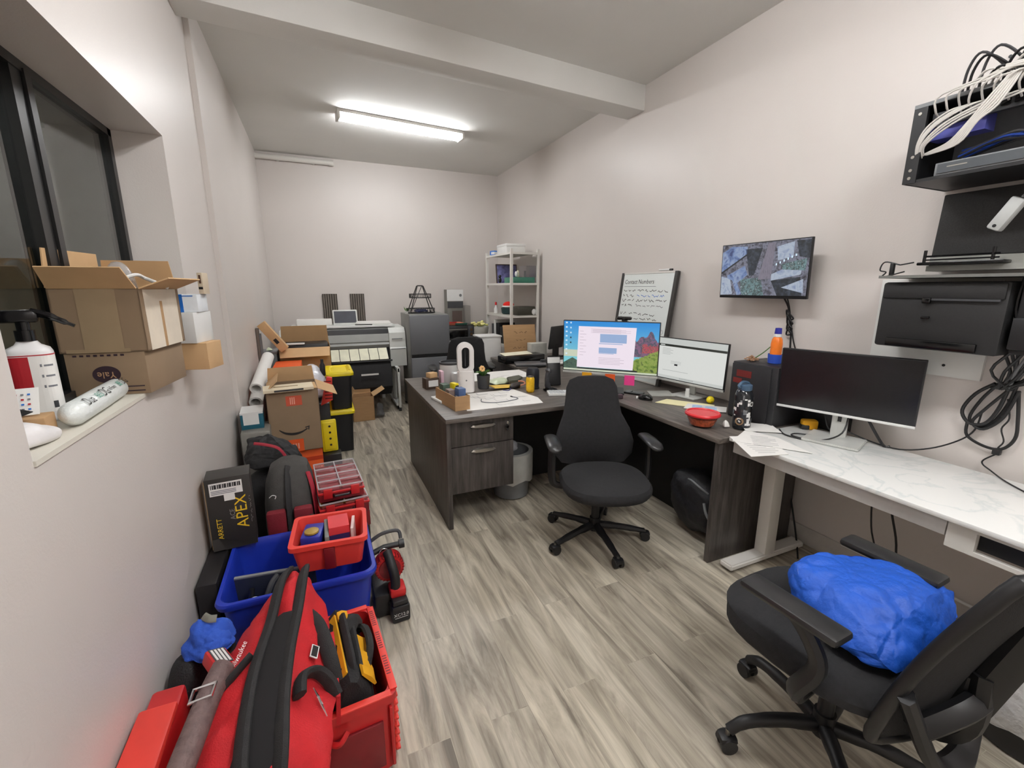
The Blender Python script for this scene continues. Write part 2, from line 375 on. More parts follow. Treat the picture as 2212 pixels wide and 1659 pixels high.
# ------------------------------------------------ ceiling lights
def light(loc, rz, label, L=1.26, k=1.0):
    TUBE = emis('lit_led_tube_%d' % int(k*100), (248, 249, 250), TUBE_STRENGTH*k)
    T = Thing('ceiling_light', label, 'ceiling light', loc, rz, 'LED strip lights')
    T.add('housing', MB().box(-L/2, L/2, -.075, .075, -.03, 0, WHM, .004).box(-L/2, L/2, -.012, .012, -.055, -.03, WHM, .004))
    for s in (-1, 1):
        T.add('tube', MB().cyl((-L/2+.02, s*.045, -.05), (L/2-.02, s*.045, -.05), .022, TUBE, n=14))
        T.add('end_cap', MB().box(s*(L/2-.02), s*(L/2+.004), -.075, .075, -.078, 0, WHM, .004))
    return T
light((.95, 4.9, H), 6, 'white twin-tube LED strip light on the ceiling beyond the beam', k=.78)
light((.9, 1.55, H), 90, 'white twin-tube LED strip light on the ceiling on the near side of the beam', k=.70)
light((1.2, -.55, H), 90, 'added unseen twin-tube fill light on the ceiling behind the viewpoint', k=1.2)  # added unseen fixture, fills the near end and lower left wall
pp = MB(); pp.cyl((WL2, WB-.045, 3.085), (.34, WB-.045, 3.085), .03, WHM); pp.cyl((.30, WB-.045, 3.085), (.35, WB-.045, 3.085), .036, WHM).box(-.3, -.27, WB-.05, WB, 3.05, 3.12, WHM).box(.1, .13, WB-.05, WB, 3.05, 3.12, WHM)
solo('conduit', pp, 'white conduit pipe running along the top of the back wall', 'pipe')

# ------------------------------------------------ dark L-shaped desk
T = Thing('office_desk', 'large dark woodgrain L-shaped office desk with two drawers', 'desk', (.66, 2.52, 0))
TH = .028; ZT = .75
tp = MB().box(.655, WR_-.004, 2.50, 3.86, ZT-TH, ZT, LAMH, .003).box(1.885, WR_-.004, 1.585, 2.50, ZT-TH, ZT, LAMY, .003)
T.add('desktop', tp, world=True)
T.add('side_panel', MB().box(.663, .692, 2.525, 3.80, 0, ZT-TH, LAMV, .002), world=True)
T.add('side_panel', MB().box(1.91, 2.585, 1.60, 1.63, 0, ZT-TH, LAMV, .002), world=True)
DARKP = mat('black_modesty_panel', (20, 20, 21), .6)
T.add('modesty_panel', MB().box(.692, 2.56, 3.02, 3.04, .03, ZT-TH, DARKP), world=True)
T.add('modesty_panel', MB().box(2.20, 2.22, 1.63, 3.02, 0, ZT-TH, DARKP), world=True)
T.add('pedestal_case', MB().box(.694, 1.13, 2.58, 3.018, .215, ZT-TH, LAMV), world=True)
def drawer(z0, z1, lock=False):
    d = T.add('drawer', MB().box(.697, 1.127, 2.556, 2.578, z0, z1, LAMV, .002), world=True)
    zc = z1-.035
    h = MB(); pr = [(-.085, 0), (-.07, .012), (0, .017), (.07, .012), (.085, 0), (.07, -.008), (0, -.012), (-.07, -.008)]
    h.loft([[(.91+p[0]*s_, 2.556-q, zc+p[1]*s_) for p in pr] for q, s_ in ((-.001, 1), (.018, 1), (.026, .8))], METAL)
    T.add('handle', h, d, 'brushed metal handle', world=True)
    if lock:
        T.add('lock', MB().cyl((1.085, 2.556, z1-.04), (1.085, 2.549, z1-.04), .013, CHROME).box(1.083, 1.087, 2.535, 2.549, z1-.05, z1-.03, METAL), d, world=True)
        T.add('key', MB().cyl((1.075, 2.54, z1-.06), (1.075, 2.537, z1-.06), .013, BLACK).box(1.072, 1.085, 2.537, 2.54, z1-.085, z1-.055, BLACK), d, world=True)
drawer(.545, .705, True); drawer(.225, .54)
solo('waste_bin', MB().lathe([(.10, 0), (.13, .01), (.15, .34), (.158, .35), (.15, .35), (.14, .33), (.125, .02), (.01, .015)], GREYP, (1.24, 2.86, 0), 28), 'grey plastic waste bin under the desk next to the drawers', 'bin')
b = MB(); b.blob([(1.16, 2.80, .33), (1.30, 2.78, .36), (1.34, 2.9, .37), (1.18, 2.93, .36), (1.24, 2.86, .46), (1.2, 2.84, .42)], FROST, 3, .012, 20, 3)
b.loft([[(1.24+r*cos(a*pi/10), 2.86+r*sin(a*pi/10), z+(.015*sin(a*1.7) if z < .3 else 0)) for a in range(20)] for r, z in ((.163, .14), (.166, .2), (.166, .352), (.135, .354))], mat('liner_film', (206, 206, 200), .3, alpha=.85), False)
solo('bin_liner', b, 'cloudy plastic liner draped over the rim of the grey bin under the desk', 'bag')

# ------------------------------------------------ white marble standing desk
T = Thing('standing_desk', 'white marble-look standing desk with a light grey frame along the right wall', 'desk', (2.25, .7, 0))
MARB = mat('marble_top', (238, 238, 234), .2, var=0)
nt = MARB.node_tree; N = nt.nodes; L = nt.links
tc = N.new('ShaderNodeTexCoord'); wv = N.new('ShaderNodeTexNoise'); wv.inputs['Scale'].default_value = 2.6; wv.inputs['Detail'].default_value = 8; wv.inputs['Distortion'].default_value = 1.6
rr = N.new('ShaderNodeValToRGB'); rr.color_ramp.elements[0].color = lin('efefec'); rr.color_ramp.elements[1].color = lin('efefec'); rr.color_ramp.elements[0].position = .47; rr.color_ramp.elements[1].position = .53
q = rr.color_ramp.elements.new(.5); q.color = lin('dfe3e1'); L.new(tc.outputs['Object'], wv.inputs[0]); L.new(wv.outputs[0], rr.inputs[0]); L.new(rr.outputs[0], N['Principled BSDF'].inputs['Base Color'])
T.add('desktop', MB().box(1.945, 2.555, -.35, 1.575, .738, .757, MARB, .003), world=True)
APR = mat('light_grey_frame', (206, 204, 202), .45)
T.add('frame_rail', MB().box(1.965, 1.985, .68, 1.56, .675, .736, APR, .002).box(2.50, 2.53, -.3, 1.55, .68, .736, APR).box(1.985, 2.5, 1.50, 1.54, .69, .736, APR), world=True)
T.add('frame_rail', MB().box(1.965, 1.985, -.3, .676, .722, .737, WHM).box(1.965, 1.985, -.3, .676, .64, .655, WHM).box(1.965, 1.985, .60, .676, .655, .722, WHM).box(1.99, 2.3, -.3, .6, .66, .715, BLACK), world=True)
for y in (1.515, -.1):
    T.add('leg', MB().box(2.215, 2.30, y-.035, y+.035, .04, .69, WHM, .006).box(2.225, 2.29, y-.027, y+.027, .3, .735, APR, .004), world=True)
    f = MB(); f.prism([(1.95, -.04), (2.55, -.04), (2.55, .04), (1.95, .04)], .035, WHM, Matrix.Translation((0, y, .012)), .008)
    for x in (1.99, 2.51): f.cyl((x, y, 0), (x, y, .014), .02, BLACK)
    T.add('foot', f, world=True)
b = MB().box(WR_-.004, WR_, 1.60, 1.69, .42, .54, WHITE, .002); 
for z in (.455, .505): b.box(WR_-.006, WR_-.003, 1.63, 1.66, z-.014, z+.014, GREYP)
solo('wall_outlet', b, 'white double wall outlet above the baseboard behind the standing desk leg', 'outlet', loc=(WR_, 1.645, .42))
b = MB().box(WR_-.05, WR_-.007, 1.625, 1.665, .435, .52, BLACK, .008); b.tube([(WR_-.045, 1.645, .435), (WR_-.05, 1.62, .33), (WR_-.05, 1.57, .16), (WR_-.1, 1.5, .04), (WR_-.2, 1.42, .006)], .005, BLACK)
solo('power_plug', b, 'black plug with a cord hanging from the outlet under the desk', 'plug')
b = MB().tube([(WR_-.03, 1.3, .12), (WR_-.03, .9, .125), (WR_-.03, .3, .12), (WR_-.03, -.2, .12)], .007, WHITE, smooth=0)
solo('wall_cable', b, 'white cable run along the top of the baseboard under the standing desk', 'cable')
b = MB().tube([(2.40, 1.05, .69), (2.40, 1.03, .52), (2.44, 1.0, .33), (2.42, .98, .15), (2.42, 1.0, .006)], .005, BLACK).tube([(2.40, 1.05, .69), (2.43, 1.12, .55), (2.48, 1.13, .35), (2.5, 1.1, .2), (2.5, 1.1, .004)], .004, BLACK)
solo('hanging_cord', b, 'thin black cords hanging from beneath the standing desk to the floor', 'cord')

# ------------------------------------------------ monitors and TV
def monitor(name, label, x, y, zc, yaw, tilt, w, h, chin, screenfn, base=None, frm=BLACK, chinm=None, zdesk=.75, cat='monitor'):
    T = Thing(name, label, cat, (x, y, zdesk), yaw)
    M = Matrix.Translation((0, 0, zc-zdesk)) @ Matrix.Rotation(R(-tilt), 4, 'X'); t = .012; bz = .006
    b = MB(M); b.box(-w/2, w/2, -.008, t, -h/2, h/2, frm, .003).box(-w/2+.06, w/2-.06, t, t+.03, -h/2+.06, h/2-.05, frm, .02)
    T.add('casing', b)
    s = MB(M); screenfn(s, -w/2+bz, w/2-bz, -h/2+bz+chin, h/2-bz); T.add('screen', s)
    if chinm: T.add('lower_bezel', MB(M).box(-w/2, w/2, -.011, .004, -h/2-.001, -h/2+chin, chinm, .002))
    return T, M
SY = -.0086
def rectq(s, x0, x1, z0, z1, m, e=0): s.quad([(x0, SY-e, z0), (x1, SY-e, z0), (x1, SY-e, z1), (x0, SY-e, z1)], m)
def gradient(name, c0, c1, axis, a, b_, s):
    m = emis(name, 'ffffff', s); nt = m.node_tree; N = nt.nodes; L = nt.links
    tc = N.new('ShaderNodeTexCoord'); sx = N.new('ShaderNodeSeparateXYZ'); mr = N.new('ShaderNodeMapRange'); mr.inputs[1].default_value = a; mr.inputs[2].default_value = b_
    r = N.new('ShaderNodeValToRGB'); r.color_ramp.elements[0].color = lin(c0); r.color_ramp.elements[1].color = lin(c1)
    L.new(tc.outputs['Object'], sx.inputs[0]); L.new(sx.outputs[axis], mr.inputs[0]); L.new(mr.outputs[0], r.inputs[0]); L.new(r.outputs[0], N['Principled BSDF'].inputs['Emission Color']); return m
S = SCREEN
E_SKY = gradient('screen_sky', '8fe0d8', '1f8fe0', 2, .15, .52, S); E_WIN = emis('screen_window', 'f3e6f2', S*1.05); E_SEL = emis('screen_selection', '9ab4dc', S)
E_TXT = emis('screen_text', 'c9b4c8', S*.8); E_GRN = emis_noise('screen_foliage', ['3c5a2c', '7a9a3c', 'a4b85c', '44602c'], 30, S*.8)
E_ROCK = emis_noise('screen_rocks', ['4a5a48', '5a7a68', '2c3c38'], 50, S*.7); E_FLW = emis_noise('screen_flowers', ['5a6a8a', '9a6a8a', '46586a', 'a8788a'], 34, S*.8); E_SAND = emis('screen_sand', 'd8e0c8', S*.9)
E_RED = emis_noise('screen_red_blooms', ['a03048', 'e05a70', '6a5a50', 'f08090'], 90, S*.8); E_DK = emis('screen_dark', '30343a', S*.5); E_ICON = emis('screen_icon', 'd8f0ff', S); E_W = emis('screen_white', 'e4e6e2', S*.95); E_BAR = emis('screen_bar', '2e332c', S*.6); E_LG = emis('screen_light_grey', 'd2d6d2', S*.9); E_MG = emis('screen_mid_grey', 'a0a4a4', S*.8)
def scr_main(s, x0, x1, z0, z1):
    W = x1-x0; Hh = z1-z0; u = lambda a: x0+W*a; v = lambda a: z1-Hh*a
    rectq(s, x0, x1, z0, z1, E_SKY)
    rectq(s, u(0), u(.17), v(.72), v(.58), E_SAND, .0002)
    s.quad([(u(0), SY-.0003, v(1)), (u(.18), SY-.0003, v(1)), (u(.18), SY-.0003, v(.82)), (u(.1), SY-.0003, v(.74)), (u(0), SY-.0003, v(.85))], E_ROCK)
    rr_ = random.Random(2)
    def jag(x0_, x1_, top, bot, m, e, amp, n=26):
        P = [(x0_+(x1_-x0_)*k/n, top(k/n)+rr_.uniform(-amp, amp)) for k in range(n+1)]
        for a, b_ in zip(P, P[1:]): s.quad([(u(a[0]), SY-e, v(bot)), (u(b_[0]), SY-e, v(bot)), (u(b_[0]), SY-e, v(b_[1])), (u(a[0]), SY-e, v(a[1]))], m)
    jag(.74, 1, lambda t: .36-.2*math.exp(-((t-.68)/.16)**2)-.1*math.exp(-((t-.35)/.12)**2), .66, E_FLW, .0003, .025)
    jag(.84, 1, lambda t: .42, .58, E_RED, .0004, .03, 16)
    jag(.74, 1, lambda t: .74-.22*t, 1, E_GRN, .0005, .02)
    s.quad([(u(.15), SY-.0008, v(.93)), (u(.755), SY-.0008, v(.93)), (u(.775), SY-.0008, v(.10)), (u(.165), SY-.0008, v(.10))], E_WIN)
    for k in range(7): rectq(s, u(.3+.02*(k % 2)), u(.62+.05*(k % 3)), v(.15+k*.012), v(.146+k*.012), E_TXT, .001)
    rectq(s, u(.40), u(.68), v(.41), v(.24), E_SEL, .001); rectq(s, u(.39), u(.64), v(.44), v(.425), E_SEL, .001)
    rectq(s, u(.39), u(.58), v(.62), v(.51), E_SEL, .001); rectq(s, u(.39), u(.55), v(.635), v(.625), E_SEL, .001)
    for k in range(5): rectq(s, u(.39), u(.62+.04*(k % 2)), v(.72+k*.03), v(.714+k*.03), E_TXT, .001)
    for k in range(9): rectq(s, u(.18), u(.22+.03*(k % 2)), v(.2+k*.06), v(.194+k*.06), E_TXT, .001)
    for k in range(8): rectq(s, u(.02), u(.04), v(.05+k*.09), v(.02+k*.09), E_ICON, .001)
    for k in range(5): rectq(s, u(.07), u(.085), v(.05+k*.1), v(.02+k*.1), E_DK if k > 2 else E_ICON, .001)
    rectq(s, u(.16), u(.8), v(.965), v(.935), E_DK, .0009); rectq(s, x0, x1, z0, v(.965), E_SAND, .001)
def scr_second(s, x0, x1, z0, z1):
    W = x1-x0; Hh = z1-z0; u = lambda a: x0+W*a; v = lambda a: z1-Hh*a
    rectq(s, x0, x1, z0, z1, E_W); rectq(s, x0, x1, v(.145), v(.0), E_LG, .0004); rectq(s, x0, x1, v(.20), v(.145), E_BAR, .0008)
    rectq(s, u(.03), u(.10), v(.185), v(.16), E_LG, .001)
    for k in range(5): rectq(s, u(.07), u(.2+.04*(k % 2)), v(.26+.035*k), v(.253+.035*k), E_MG, .001)
    for k in range(3): rectq(s, u(.22), u(.38), v(.56+.03*k), v(.555+.03*k), E_MG, .001)
    rectq(s, u(.28), u(.33), v(.66), v(.62), E_DK, .001)
    rectq(s, u(.1), u(.5), v(.8), v(.793), E_MG, .001); rectq(s, x0, x1, z0, v(.93), E_LG, .0005)
    for k in range(12): rectq(s, u(.38+.018*k), u(.388+.018*k), v(.975), v(.945), E_MG, .001)
def scr_off(s, x0, x1, z0, z1): rectq(s, x0, x1, z0, z1, mat('dark_screen', (20, 20, 24), .22, var=0))
TVB = emis_noise('camera_feed_blue', ['3c4a78', '6f86b4', '95a6c4', '4a5c90'], 22, S*.95); TVG = emis_noise('camera_feed_grey', ['2c2c34', '5c5c68', '85889a', '3c3c44'], 40, S*.9)
TVP = emis_noise('camera_feed_mauve', ['64606c', '85808e', '757080'], 30, S*.95, stretch=(8, 1, 1)); TVD = emis_noise('camera_feed_dark', ['181c24', '303844', '505c6c'], 45, S*.6); TVL = emis_noise('camera_feed_light', ['8898c0', 'c0ccdc', '98a8c8'], 30, S*.8); TVN = emis_noise('camera_feed_green', ['4c6464', '7c9ca0', '303c3c', 'a0b4b8'], 60, S*.9)
def scr_tv(s, x0, x1, z0, z1):
    W = x1-x0; Hh = z1-z0
    def pq(pts, m, e): s.quad([(x0+W*a, SY-e, z1-Hh*c) for a, c in pts], m)
    rectq(s, x0, x1, z0, z1, TVG)
    pq([(0, .55), (.32, .18), (.32, .05), (.12, .03), (0, .14)], TVB, .0003); pq([(.08, .6), (.3, .42), (.34, .6), (.22, .75), (.08, .66)], TVB, .0004)
    pq([(0, .57), (.32, .22), (.32, .19), (0, .53)], E_DK, .0006); pq([(.0, .62), (.12, .66), (.16, .98), (0, 1)], TVL, .0003); pq([(.14, .66), (.2, .7), (.28, .98), (.22, 1)], TVB, .0005)
    pq([(.47, .7), (.62, .68), (.64, .02), (.56, .02)], TVP, .0004); pq([(.3, .1), (.5, .1), (.42, .6), (.36, .62)], TVD, .0003); pq([(.25, .68), (.5, .66), (.55, 1), (.28, 1)], TVN, .0003)
    pq([(.62, .6), (.95, .36), (.93, .62), (.62, .72)], TVL, .0005); pq([(.66, .1), (.84, .03), (.84, .3), (.68, .35)], TVL, .0004); pq([(.72, .42), (.98, .34), (.97, .55), (.74, .52)], TVN, .0007)
    pq([(.86, .02), (1, .02), (1, .34), (.9, .3)], TVD, .0005); pq([(.62, .72), (.93, .66), (.96, 1), (.7, 1)], TVD, .0005); pq([(.74, .85), (.96, .7), (.97, .95)], TVL, .0008)
    for a in range(6): pq([(.66+.04*a, .4-.03*a), (.675+.04*a, .4-.03*a), (.675+.04*a, .44-.03*a), (.66+.04*a, .44-.03*a)], E_ICON, .001)
SILV = mat('silver_plastic', (205, 206, 202), .35, metal=.2)
T, M = monitor('computer_monitor', 'large lit monitor with a colourful landscape wallpaper on the desk behind the chair', 2.0, 2.74, 1.083, -47, -2, .72, .412, .018, scr_main, chinm=SILV)
T.add('stand_column', MB().box(-.03, .03, .045, .075, .01, .34, BLACK, .006)); T.add('stand_base', MB().prism([(-.14, -.08), (.14, -.08), (.10, .13), (-.10, .13)], .012, BLACK, bev=.003))
c = Thing('webcam', 'black webcam clipped on top of the monitor with the colourful wallpaper', 'webcam', (2.0+.10*cos(R(-47)), 2.74+.10*sin(R(-47)), 1.291), -47)
c.add('body', MB().box(-.055, .055, -.02, .012, .008, .034, BLACKG, .012)); c.add('lens', MB().cyl((0, -.02, .021), (0, -.026, .021), .011, BLACKG)); c.add('clip', MB().box(-.018, .018, -.013, .04, 0, .01, BLACK, .003).box(-.018, .018, .03, .04, -.03, .006, BLACK))
for i, (u0, m, zz) in enumerate(((-.20, YELF, .08), (-.02, ORANGE, .06), (.125, PINK, .075))):
    b = MB(Matrix.Translation((2.0, 2.74, 0)) @ Matrix.Rotation(R(-47), 4, 'Z')); b.box(u0, u0+.075, -.0125, -.0115, .877-zz+.012, .889, m)
    solo('sticky_note', b, ['yellow', 'orange', 'bright pink'][i]+' sticky note hanging from the lower edge of the wallpaper monitor', 'sticky note')
T, M = monitor('computer_monitor', 'lit monitor showing a white web page beside the wallpaper monitor', 2.43, 2.36, 1.004, -82, 3, .575, .327, .016, scr_second, chinm=SILV)
T.add('stand_column', MB().box(-.025, .025, .05, .07, .01, .30, SILV, .006)); T.add('stand_base', MB().box(-.1, .1, -.06, .11, 0, .012, SILV, .005))
T, M = monitor('computer_monitor', 'wide monitor with a black switched-off screen on the white desk', 2.418, 1.326, 1.048, -71.5, -4, .585, .328, .012, scr_off, chinm=WHITE)
T.add('stand_column', MB().box(-.035, .035, .03, .055, .01, .33, SILV, .006).box(-.008, .008, .024, .03, .10, .2, BLACK)); T.add('stand_base', MB().prism([(-.12, -.14), (.12, -.14), (.12, .08), (-.12, .08)], .012, SILV, bev=.003, M=Matrix.Translation((0, 0, .008))))
T, M = monitor('television', 'wall-mounted screen showing security camera pictures above the desk', 2.50, 1.925, 1.635, -89, -2.6, .58, .335, .012, scr_tv, zdesk=1.47, cat='television')
T.add('wall_bracket', MB().box(-.08, .08, .045, .118, .08, .26, BLACK, .004))
b = MB()
b.tube([(2.565, 1.83, 1.50), (2.60, 1.80, 1.42), (2.60, 1.78, 1.34), (2.60, 1.76, 1.25), (2.605, 1.755, 1.12)], .005, BLACK).tube([(2.565, 1.80, 1.50), (2.595, 1.79, 1.42), (2.60, 1.77, 1.33), (2.60, 1.74, 1.22), (2.605, 1.70, 1.12)], .004, BLACK)
for k in range(4): b.tube([(2.59, 1.80-.01*k, 1.40-.03*k), (2.585, 1.77, 1.375-.03*k), (2.595, 1.755, 1.35-.03*k), (2.60, 1.79, 1.345-.03*k)], .0045, BLACK, closed=True)
solo('cable_bundle', b, 'knotted black cables hanging down the wall from the camera screen', 'cable')

# whiteboard leaning on the wall
T = Thing('whiteboard', 'whiteboard covered in handwriting leaning on the wall behind the monitors', 'whiteboard', (2.475, 3.05, .752), -90, rx=0)
M = Matrix.Rotation(R(-7.5), 4, 'X')
BF = mat('dark_board_frame', (52, 50, 48), .5)
g = MB(M).box(-.315, .315, -.006, .008, .01, .905, mat('whiteboard_surface', (232, 238, 236), .25, var=.01)); g.M = Matrix()
T.add('frame', MB(M).box(-.345, -.315, -.012, .014, 0, .915, BF).box(.315, .345, -.012, .014, 0, .915, BF).box(-.315, .315, -.010, .012, 0, .012, WHM).box(-.315, .315, -.010, .012, .903, .915, WHM))
MW = M @ frame((0, -.0065, .45), (1, 0, 0), (0, 0, 1))
g.text('Contact Numbers', .052, INK, MW @ Matrix.Translation((-.10, .385, 0)))
g.box(-.29, .12, .345, .348, .0002, .0006, INKG, M=MW); 
z = .31
for k in range(4):
    g.scribble(-.29, -.13, z, .026, INK, MW, k, .0048); g.scribble(-.10, .27-.03*(k % 2), z, .022, [INK, BLUEP, INK, INKG][k], MW, k+20, .0044); z -= .042
z -= .03
for k in range(9):
    g.scribble(-.29, -.21, z, .024, INK, MW, k+40, .0044); g.scribble(-.17, .16+.03*(k % 3), z, .024, INK, MW, k+60, .0044); z -= .04
for k, yy in enumerate((-.02, -.09)): g.tube([(.26+.03*cos(a), yy+.02*sin(a), .0006) for a in (0, 1, 2, 3, 4, 5, 6)], .0008, INKG, M=MW, n=4, closed=True)
T.add('board', g)
b = MB(); b.cyl((2.588, 2.92, 1.672), (2.588, 2.80, 1.672), .008, WHITE).cyl((2.588, 2.80, 1.672), (2.588, 2.77, 1.672), .008, BLACK)
solo('marker_pen', b, 'white and black marker pen lying on top of the whiteboard frame', 'pen')

# ------------------------------------------------ office chairs
def base5(T, r, ang, hubz, m=BLACK, curved=False):
    for k in range(5):
        a = R(ang+72*k); c, s_ = cos(a), sin(a)
        if curved: L_ = MB().tube([(.03*c, .03*s_, hubz), (r*.45*c, r*.45*s_, hubz+.012), (r*.82*c, r*.82*s_, hubz), (r*.99*c, r*.99*s_, hubz-.035)], [.024, .022, .02, .018], m, 10)
        else: L_ = MB().tube([(.03*c, .03*s_, hubz), (r*.5*c, r*.5*s_, hubz-.01), (r*.98*c, r*.98*s_, hubz-.035)], [.024, .02, .017], m, 8)
        L = T.add('base_leg', L_); q = MB(); d = Vector((-s_, c, 0)); o = Vector((r*c, r*s_, 0))+Vector((c, s_, 0))*.0
        for sg in (-1, 1): q.cyl(o+d*sg*.008+Vector((0, 0, .027)), o+d*sg*.026+Vector((0, 0, .027)), .027, m, n=18)
        q.cyl(o+Vector((0, 0, .03)), o+Vector((0, 0, hubz-.03)), .008, METAL); q.box(-.03, .03, -.024, .024, .03, .058, m, .012, Matrix.Translation(o) @ Matrix.Rotation(a, 4, 'Z'))
        T.add('caster', q, L)
    T.add('gas_column', MB().cyl((0, 0, hubz-.035), (0, 0, hubz+.05), .032, m).cyl((0, 0, hubz+.05), (0, 0, hubz+.17), .024, BLACK).cyl((0, 0, hubz+.17), (0, 0, hubz+.28), .015, METAL))
def rring(cx, cy, z, rx, ry, n=32, e=2.6):
    out = []
    for k in range(n):
        a = 2*pi*k/n; c, s_ = cos(a), sin(a); out.append((cx+rx*math.copysign(abs(c)**(2/e), c), cy+ry*math.copysign(abs(s_)**(2/e), s_), z))
    return out
def task_chair(label, loc, rz, base_ang):
    T = Thing('office_chair', label, 'office chair', loc, rz, group=None)
    base5(T, .31, base_ang-rz, .095)
    T.add('mechanism', MB().box(-.09, .09, -.22, .08, .375, .415, BLACK, .015).box(.09, .2, -.08, -.06, .37, .385, BLACK, .006).box(-.03, .03, .05, .27, .37, .40, BLACK, .01))
    st = MB(); cy = -.17
    st.loft([rring(0, cy, z, .25*s_, .25*s_) for z, s_ in ((.41, .82), (.425, .95), (.445, 1.0), (.465, 1.0), (.482, .95), (.49, .80), (.487, .5), (.483, .1))], FAB)
    T.add('seat', st)
    bk = MB(); rings = []
    for z, wd, th, yy in ((.44, .10, .02, .17), (.46, .20, .045, .165), (.52, .245, .06, .155), (.60, .25, .065, .15), (.68, .225, .06, .165), (.76, .185, .052, .19), (.84, .170, .05, .215), (.92, .162, .045, .235), (.965, .14, .035, .247), (.985, .09, .02, .252)):
        rings.append([(wd*cos(2*pi*k/28)*(1.0), yy+th*.75*sin(2*pi*k/28)-.06*(1-abs(cos(2*pi*k/28)))*0+(.05*(cos(2*pi*k/28)**2)*-1 if z < .75 else -.02*cos(2*pi*k/28)**2), z) for k in range(28)])
    bk.loft(rings, FAB); T.add('backrest', bk)
    T.add('back_support', MB().tube([(0, .10, .39), (0, .24, .385), (0, .255, .50), (0, .235, .62)], .022, BLACK, flat=1.6))
    for s_ in (-1, 1):
        T.add('arm_support', MB().tube([(s_*.12, -.08, .395), (s_*.25, -.08, .40), (s_*.285, -.07, .45), (s_*.285, -.07, .64)], .018, BLACK, flat=1.5))
        p = MB(); p.loft([[(s_*.285+.042*f*cos(2*pi*k/16), y, .665+.018*f*sin(2*pi*k/16)+dz) for k in range(16)] for y, f, dz in ((-.21, .3, -.012), (-.20, .75, -.008), (-.16, 1, 0), (-.05, 1, 0), (.03, .9, -.004), (.055, .6, -.008), (.06, .2, -.01))], mat('arm_pad', (40, 40, 41), .35))
        T.add('armrest', p)
    return T
task_chair('black fabric task chair standing in front of the lit monitors', (1.47, 2.08, 0), -20.5, 45)
t3 = task_chair('black fabric task chair behind the desk by the grey fridge', (1.35, 4.36, 0), 172, 20); t3.root.scale = (1.08, 1.08, 1.08)

# foreground mesh-back chair
T = Thing('office_chair', 'black mesh-back swivel chair in the foreground with a blue bag on its seat', 'office chair', (1.43, .68, 0), 182)
base5(T, .31, 10-182+1, .11, curved=True)
T.add('mechanism', MB().box(-.09, .09, -.14, .14, .36, .40, BLACK, .02).tube([(0, .1, .385), (0, .24, .38), (0, .30, .45), (0, .30, .60)], .028, BLACK, flat=1.6))
st = MB(); st.loft([rring(0, -.03-.02*(s_ < 1), z, .262*s_, .27*s_, e=3) for z, s_ in ((.395, .80), (.41, .94), (.43, 1.0), (.455, 1.0), (.475, .96), (.486, .85), (.484, .55), (.478, .1))], FAB)
T.add('seat', st)
# backrest: curved frame and mesh
def backpt(u, v):   # u -1..1 across, v 0..1 up
    wd = .225*(1-.16*(2*v-1)**4)*(1.0-.22*v); return Vector((u*wd, .19+.17*v+.05*(1-u*u)-.02*sin(pi*v), .37+.56*v))
bk = MB(); nU, nV = 16, 14
def bset(off): return [[backpt(-1+2*i/nU, j/nV)+Vector((0, off, 0)) for i in range(nU+1)] for j in range(nV+1)]
f0 = bset(0); bk.loft([row+[p+Vector((0, .008, 0)) for p in reversed(row)] for row in f0], MESHF)
T.add('backrest', bk)
out = [backpt(-1, t/8) for t in range(9)]+[backpt(-1+t/4, 1) for t in range(1, 9)]+[backpt(1, 1-t/8) for t in range(1, 9)]+[backpt(1-t/4, 0) for t in range(1, 8)]
T.add('back_frame', MB().tube(out, .017, BLACK, 10, closed=True, smooth=2))
sp = MB(); sp.tube([backpt(-.75, .12)+Vector((0, .03, 0)), backpt(-.3, .26)+Vector((0, .045, 0)), backpt(.3, .26)+Vector((0, .045, 0)), backpt(.75, .12)+Vector((0, .03, 0))], .022, BLACK, flat=1.3)
sp.tube([(0, .30, .58), backpt(0, .15)+Vector((0, .04, 0)), backpt(0, .5)+Vector((0, .04, 0)), backpt(0, .85)+Vector((0, .02, 0))], .024, BLACK, flat=1.6)
sp.tube([backpt(-1, .35)+Vector((0, .01, 0)), backpt(-.5, .0)+Vector((0, .06, -.03)), backpt(0, -.05)+Vector((0, .07, -.03)), backpt(.5, .0)+Vector((0, .06, -.03)), backpt(1, .35)+Vector((0, .01, 0))], .02, BLACK, flat=1.6)
T.add('back_support', sp)
for s_ in (-1, 1):
    T.add('arm_support', MB().tube([(s_*.10, .02, .39), (s_*.24, .03, .385), (s_*.275, .04, .42), (s_*.268, .08, .52), (s_*.262, .05, .58), (s_*.262, 0, .628)], .02, BLACK, flat=1.5))
    p = MB(); p.box(s_*.262-.042, s_*.262+.042, -.15, .13, .628, .655, mat('arm_pad', (40, 40, 41), .35), .012); T.add('armrest', p)
b = MB(); b.crumple([(1.31, .74, .492), (1.27, .62, .52), (1.38, .82, .50), (1.395, .84, .64), (1.40, .86, .60), (1.52, .84, .65), (1.62, .78, .66), (1.72, .64, .655), (1.77, .545, .60), (1.72, .50, .56), (1.60, .54, .665), (1.46, .60, .66), (1.40, .54, .61), (1.31, .52, .55), (1.33, .47, .50), (1.50, .46, .50), (1.62, .50, .50), (1.64, .70, .50), (1.38, .70, .64)], BLUEB, 5, .013, 6, 9)
b.text('u', .05, WHITE, frame((1.372, .80, .628), (.75, .55, .15), (-.25, .1, .96)), sx=1)
solo('reusable_bag', b, 'crumpled bright blue bag lying on the seat of the foreground chair', 'bag')
